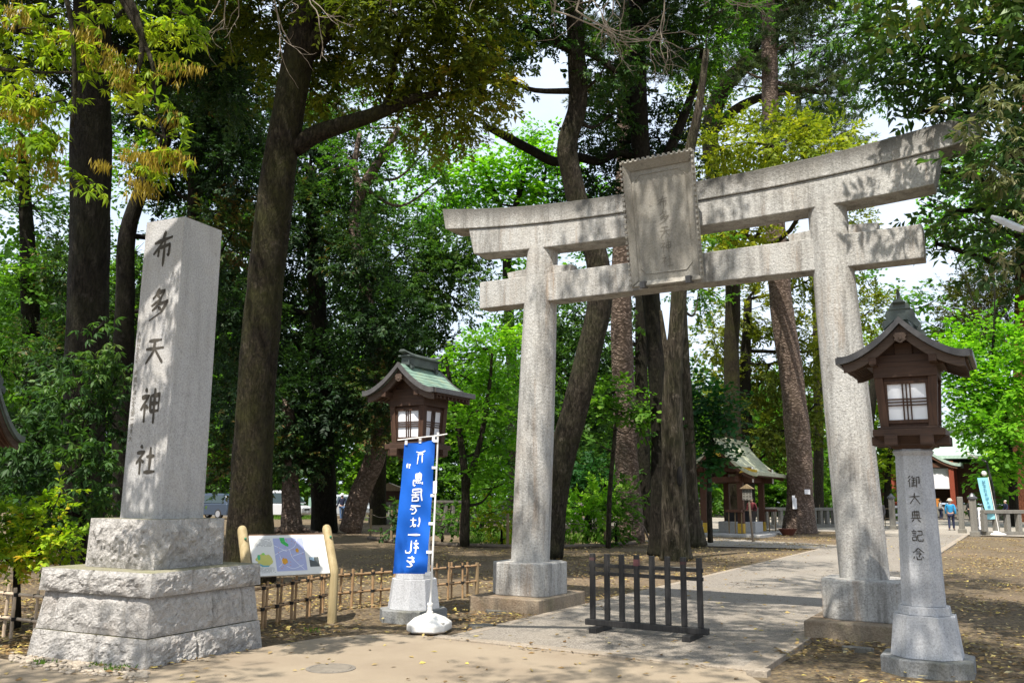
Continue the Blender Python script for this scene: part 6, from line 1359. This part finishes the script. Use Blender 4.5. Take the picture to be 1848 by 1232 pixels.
for (px, py, tx, ty, L, r) in ((470, -60, 490, 60, .75, .011), (560, -70, 520, 60, .7, .010), (400, -90, 440, 60, .8, .010), (930, -80, 960, 40, .6, .012), (1010, -90, 1040, 60, .8, .012), (1080, -90, 1100, 60, .8, .012), (1150, -90, 1130, 60, .75, .011), (1200, -60, 1180, 60, .7, .010), (880, -90, 840, 30, .5, .009), (1270, -60, 1300, 40, .5, .009), (1040, 20, 1120, 60, .8, .009), (1000, 20, 1150, 20, .9, .009), (700, -90, 715, -20, .4, .008)):
    a, b = D(px, py, 8.2), D(tx, ty, 8.1); t0 = min(lim, key=lambda q: (q-a).length); mb.tube([t0 - oo, a - oo], [r*1.8, r], 6); twig(a, (b-a).normalized(), L, r, 3, 8.2)
mb.build('bare_twigs', M['twig'], nt)
# dappled shade on path and gate comes from the added unseen crown clumps overhead
# ------------------------------------------------------------------ shrubs
def shrub(name, label, base, blobs, kind, mat, leaf, depth=None, dens=2.4, holes=.25, group='shrubs around the planted beds', barkm='bark_black'):
    b = G(*base) if depth is None else D(*base, depth); dd = depth_of(b) if depth is None else depth
    top = min(q[1] for q in blobs)
    t = tree(name, label, base, [(base[0], base[1]-2, 8*20/dd), (base[0], (base[1]+top)/2, 5*20/dd)], blobs, kind, mat, M[barkm], leaf, depth=depth, dens=dens, holes=holes, cat='shrub', group=group, twigs=4, crownname='foliage', flare=False)
    return t
shrub('evergreen_shrub', 'tall dark glossy shrub between the notice board roof and the stone pillar', (150, 1050), [(130, 720, 60, 70, 0), (190, 660, 40, 60, 0), (60, 790, 60, 60, 0), (160, 830, 60, 70, -.3), (200, 760, 30, 60, 0), (180, 590, 25, 25, 0, .7), (60, 880, 60, 50, 0), (170, 920, 50, 50, 0), (100, 660, 40, 40, .5), (205, 690, 25, 40, .2), (20, 840, 50, 70, .5), (70, 960, 80, 50, .3)], 'droop', M['lf_deep'], (.12, .038), depth=11.6, dens=2.1)
shrub('bright_bush', 'low bush with bright yellow-green leaves at the left edge', (30, 1120), [(60, 960, 60, 22, 0), (30, 930, 40, 22, 0), (90, 910, 30, 14, .1, .8), (30, 1000, 50, 28, 0), (85, 1000, 40, 22, 0), (110, 960, 25, 20, 0, .8), (-30, 980, 60, 50, 0), (110, 890, 20, 10, 0, .6)], 'broad', M['lf_bush'], (.07, .036), depth=10.3, dens=3.2, holes=.15)
for i, ((bx, by), bl, m, lb) in enumerate((
    ((905, 985), [(905, 945, 28, 18), (885, 925, 22, 18), (925, 960, 22, 14)], 'lf_bush', 'small yellowish shrub left of the gate post base'),
    ((1060, 985), [(1060, 935, 35, 28), (1035, 915, 25, 22), (1085, 905, 28, 28)], 'lf_maple', 'leafy green shrub right of the curved trunk'),
    ((1112, 985), [(1110, 940, 30, 30), (1125, 905, 25, 25), (1095, 960, 28, 15)], 'lf_mid', 'shrub at the foot of the reddish pine'),
    ((960, 978), [(955, 920, 35, 28), (975, 880, 30, 30), (990, 940, 25, 25)], 'lf_deep', 'dark shrub behind the left gate post'),
    ((868, 975), [(865, 930, 32, 24), (850, 900, 28, 20), (880, 955, 28, 14)], 'lf_mid', 'mid green shrub beside the young maple'),
    ((735, 978), [(740, 940, 30, 20), (720, 955, 30, 14), (760, 925, 30, 25)], 'lf_deep', 'shrub behind the blue banner'),
    ((1035, 965), [(1030, 880, 40, 30), (1070, 860, 35, 35), (1010, 850, 30, 35)], 'lf_maple_dark', 'round dark shrub behind the rope fence'),
    ((798, 980), [(800, 950, 25, 16), (815, 930, 22, 18)], 'lf_mid', 'low shrub right of the blue banner pole'))):
    shrub('green_shrub', lb, (bx, by), [(*q, 0) for q in bl], 'broad', M[m], (.10, .05), dens=2.)
# ------------------------------------------------------------------ far wood: one mass nobody could count
V, A = [], []
B = []
rw = random.Random(5)
for ring, (dep, n) in enumerate(((80, 56), (98, 50))):
    for i in range(n):
        px = -500 + 2900*i/(n-1) + rw.uniform(-25, 25)
        hgt = rw.uniform(10, 14) + (8 if px < 450 else 0) + (3 if px < 900 else 0) - (3 if 1540 < px < 1760 else 0)
        if 1560 < px < 1800 and ring == 0: continue
        dd = dep + rw.uniform(-5, 5); z = 1.2
        while z < hgt:
            c = D(px + rw.uniform(-40, 40), 900, dd); r = rw.uniform(2., 3.2); B.append((Vector((c.x, c.y, z)), r*1.2, r, r*.8, 1.)); z += r*.75
o = crown_mesh('distant_forest', B, 'broad', .42, .22, M['lf_mid'], None, (0, 0, 0), 2.6, .2); o['kind'] = 'stuff'
# ------------------------------------------------------------------ fallen leaves, grass, pebbles
def leaf_litter(n):
    P = []
    rl = random.Random(9)
    while len(P) < n:
        x, y = rl.uniform(-16, 4), 4.5 + 40*rl.random()**1.7
        on_path = PX0-.1 < x < PX1+.1 and y > 8.5; road = (y < 5.3 or (x > -7 and y < 8.4))
        k = noise.noise(Vector((x*.6, y*.6, 2)))
        pr = .035 if on_path else (.028 if road else min(1, max(.04, .35 + 1.5*k)))
        if not on_path and not road and (abs(x - PX0) < .8 or y < 11): pr = min(1, pr*1.8)
        if rl.random() < pr: P.append((x, y, .036 if on_path else (.018 if road else .03)))
    P = np.array(P); n = len(P); yaw = rng.uniform(0, 6.28, n); L = rng.uniform(.045, .10, n); W = L*rng.uniform(.3, .5, n); tz = rng.normal(0, .25, n)
    d = np.stack([np.cos(yaw), np.sin(yaw), tz*.6], 1); s = np.stack([-np.sin(yaw), np.cos(yaw), rng.normal(0, .3, n)], 1)
    V = np.stack([P, P + d*(L*.45)[:, None] + s*(W*.5)[:, None] + np.array([0, 0, .006]), P + d*L[:, None], P + d*(L*.45)[:, None] - s*(W*.5)[:, None] + np.array([0, 0, .006])], 1)
    V[:, :, 2] = np.maximum(V[:, :, 2], P[:, 2:3]-.002)
    o = np_mesh('fallen_leaves', V.reshape(-1, 3), 4, M['lf_fallen'], None, dict(tint=np.clip(rng.normal(.5, .28, n), 0, 1))); o['kind'] = 'stuff'
leaf_litter(34000)
def grass(name, pts, h, w):
    P = np.array(pts); n = len(P); yaw = rng.uniform(0, 6.28, n); H = h*rng.uniform(.5, 1.2, n); lean = rng.normal(0, .35, (n, 2))
    s = np.stack([np.cos(yaw), np.sin(yaw), np.zeros(n)], 1)*w; tip = P + np.stack([lean[:, 0]*H, lean[:, 1]*H, H], 1); mid = (P*.45 + tip*.55)
    V = np.stack([P, mid + s*.6, tip, mid - s*.6], 1)
    o = np_mesh(name, V.reshape(-1, 3), 4, M['lf_grass'], None, dict(tint=np.clip(rng.normal(.5, .25, n), 0, 1))); o['kind'] = 'stuff'
rl = random.Random(4); pts = []
for (px0, px1, py0, py1, n) in ((478, 566, 931, 938, 1500), (835, 1000, 962, 984, 1800), (1015, 1150, 965, 982, 900), (640, 800, 930, 940, 700)):
    for _ in range(n): pts.append(tuple(G(rl.uniform(px0, px1), rl.uniform(py0, py1))))
grass('grass', pts, .22, .03)
pts = []
for (px, py) in ((180, 1205), (205, 1212), (232, 1206), (75, 1200), (560, 1140)):
    g0 = G(px, py)
    for _ in range(45): pts.append((g0.x + rl.gauss(0, .05), g0.y + rl.gauss(0, .04), 0))
grass('weeds', pts, .06, .012)
mb = MB()
for k in range(420):
    f = rl.random(); px = 20 + f*245; py = 1182 + f*32 + abs(rl.gauss(0, 9)); g0 = G(px, py); r = rl.uniform(.012, .032); a0 = rl.uniform(0, 3)
    mb.sphere((g0.x, g0.y, .012 + r*.25), (r*rl.uniform(.8, 1.5), r, r*.55), 6, 4)
tag(mb.build('pebbles', flat('pale_pebbles', (.33, .28, .22), .85, .35, 25.), smooth=True), kind='stuff')

# ------------------------------------------------------------------ sky, sun, camera
SUN_AZ_CAM, SUN_EL = R(SUN_AZ_DEG), R(SUN_EL_DEG)   # azimuth from the viewing direction, clockwise
vd = Vector((math.sin(SUN_AZ_CAM), math.cos(SUN_AZ_CAM), 0)); vd.rotate(Euler((0, 0, YAW))); sd = Vector((vd.x*math.cos(SUN_EL), vd.y*math.cos(SUN_EL), math.sin(SUN_EL)))
w = bpy.data.worlds.new('World'); S.world = w; w.use_nodes = True; nt_ = w.node_tree
bg = nt_.nodes['Background']; sk = nt_.nodes.new('ShaderNodeTexSky'); sk.sky_type = 'NISHITA'; sk.sun_disc = False; sk.sun_elevation = SUN_EL; sk.sun_rotation = math.atan2(sd.x, sd.y); sk.air_density = 1.2; sk.dust_density = 2.5; sk.ozone_density = 1.
tc = nt_.nodes.new('ShaderNodeTexCoord'); nz = nt_.nodes.new('ShaderNodeTexNoise'); nz.inputs['Scale'].default_value = 2.2; nz.inputs['Detail'].default_value = 7; nz.inputs['Roughness'].default_value = .6
mp = nt_.nodes.new('ShaderNodeMapping'); mp.inputs['Scale'].default_value = (1, 1, 2.5); nt_.links.new(tc.outputs['Generated'], mp.inputs[0]); nt_.links.new(mp.outputs[0], nz.inputs['Vector'])
rp = nt_.nodes.new('ShaderNodeValToRGB'); rp.color_ramp.elements[0].position = .3; rp.color_ramp.elements[0].color = (.55,)*3 + (1,); rp.color_ramp.elements[1].position = .6; rp.color_ramp.elements[1].color = (.97,)*3 + (1,)
nt_.links.new(nz.outputs['Fac'], rp.inputs[0])
mx = nt_.nodes.new('ShaderNodeMix'); mx.data_type = 'RGBA'; nt_.links.new(rp.outputs[0], mx.inputs[0]); nt_.links.new(sk.outputs[0], mx.inputs[6]); mx.inputs[7].default_value = (*CLOUD, 1)
nt_.links.new(mx.outputs[2], bg.inputs['Color']); bg.inputs['Strength'].default_value = SKY_STR
sl_ = bpy.data.lights.new('sun', 'SUN'); sl_.energy = SUN_E; sl_.angle = R(.5); sl_.color = (1., .94, .85); so = bpy.data.objects.new('sun', sl_); COL.objects.link(so); so.rotation_euler = (-sd).to_track_quat('-Z', 'Y').to_euler()
so.location = (0, 0, 30)
cam = bpy.data.cameras.new('camera'); cam.sensor_width = 36; cam.lens = F/PW*36; cam.clip_start = .1; cam.clip_end = 2000
co = bpy.data.objects.new('camera', cam); COL.objects.link(co); co.matrix_world = Matrix.Translation(CAM) @ CM.to_4x4(); S.camera = co
S.view_settings.view_transform = 'Standard'; S.view_settings.look = 'None'; S.view_settings.exposure = EXPO; S.view_settings.gamma = 1
S.cycles.max_bounces = 8; S.cycles.diffuse_bounces = 4; S.cycles.transmission_bounces = 4; S.cycles.glossy_bounces = 2
S.cycles.use_denoising = True
print('leaf faces', NL[0])
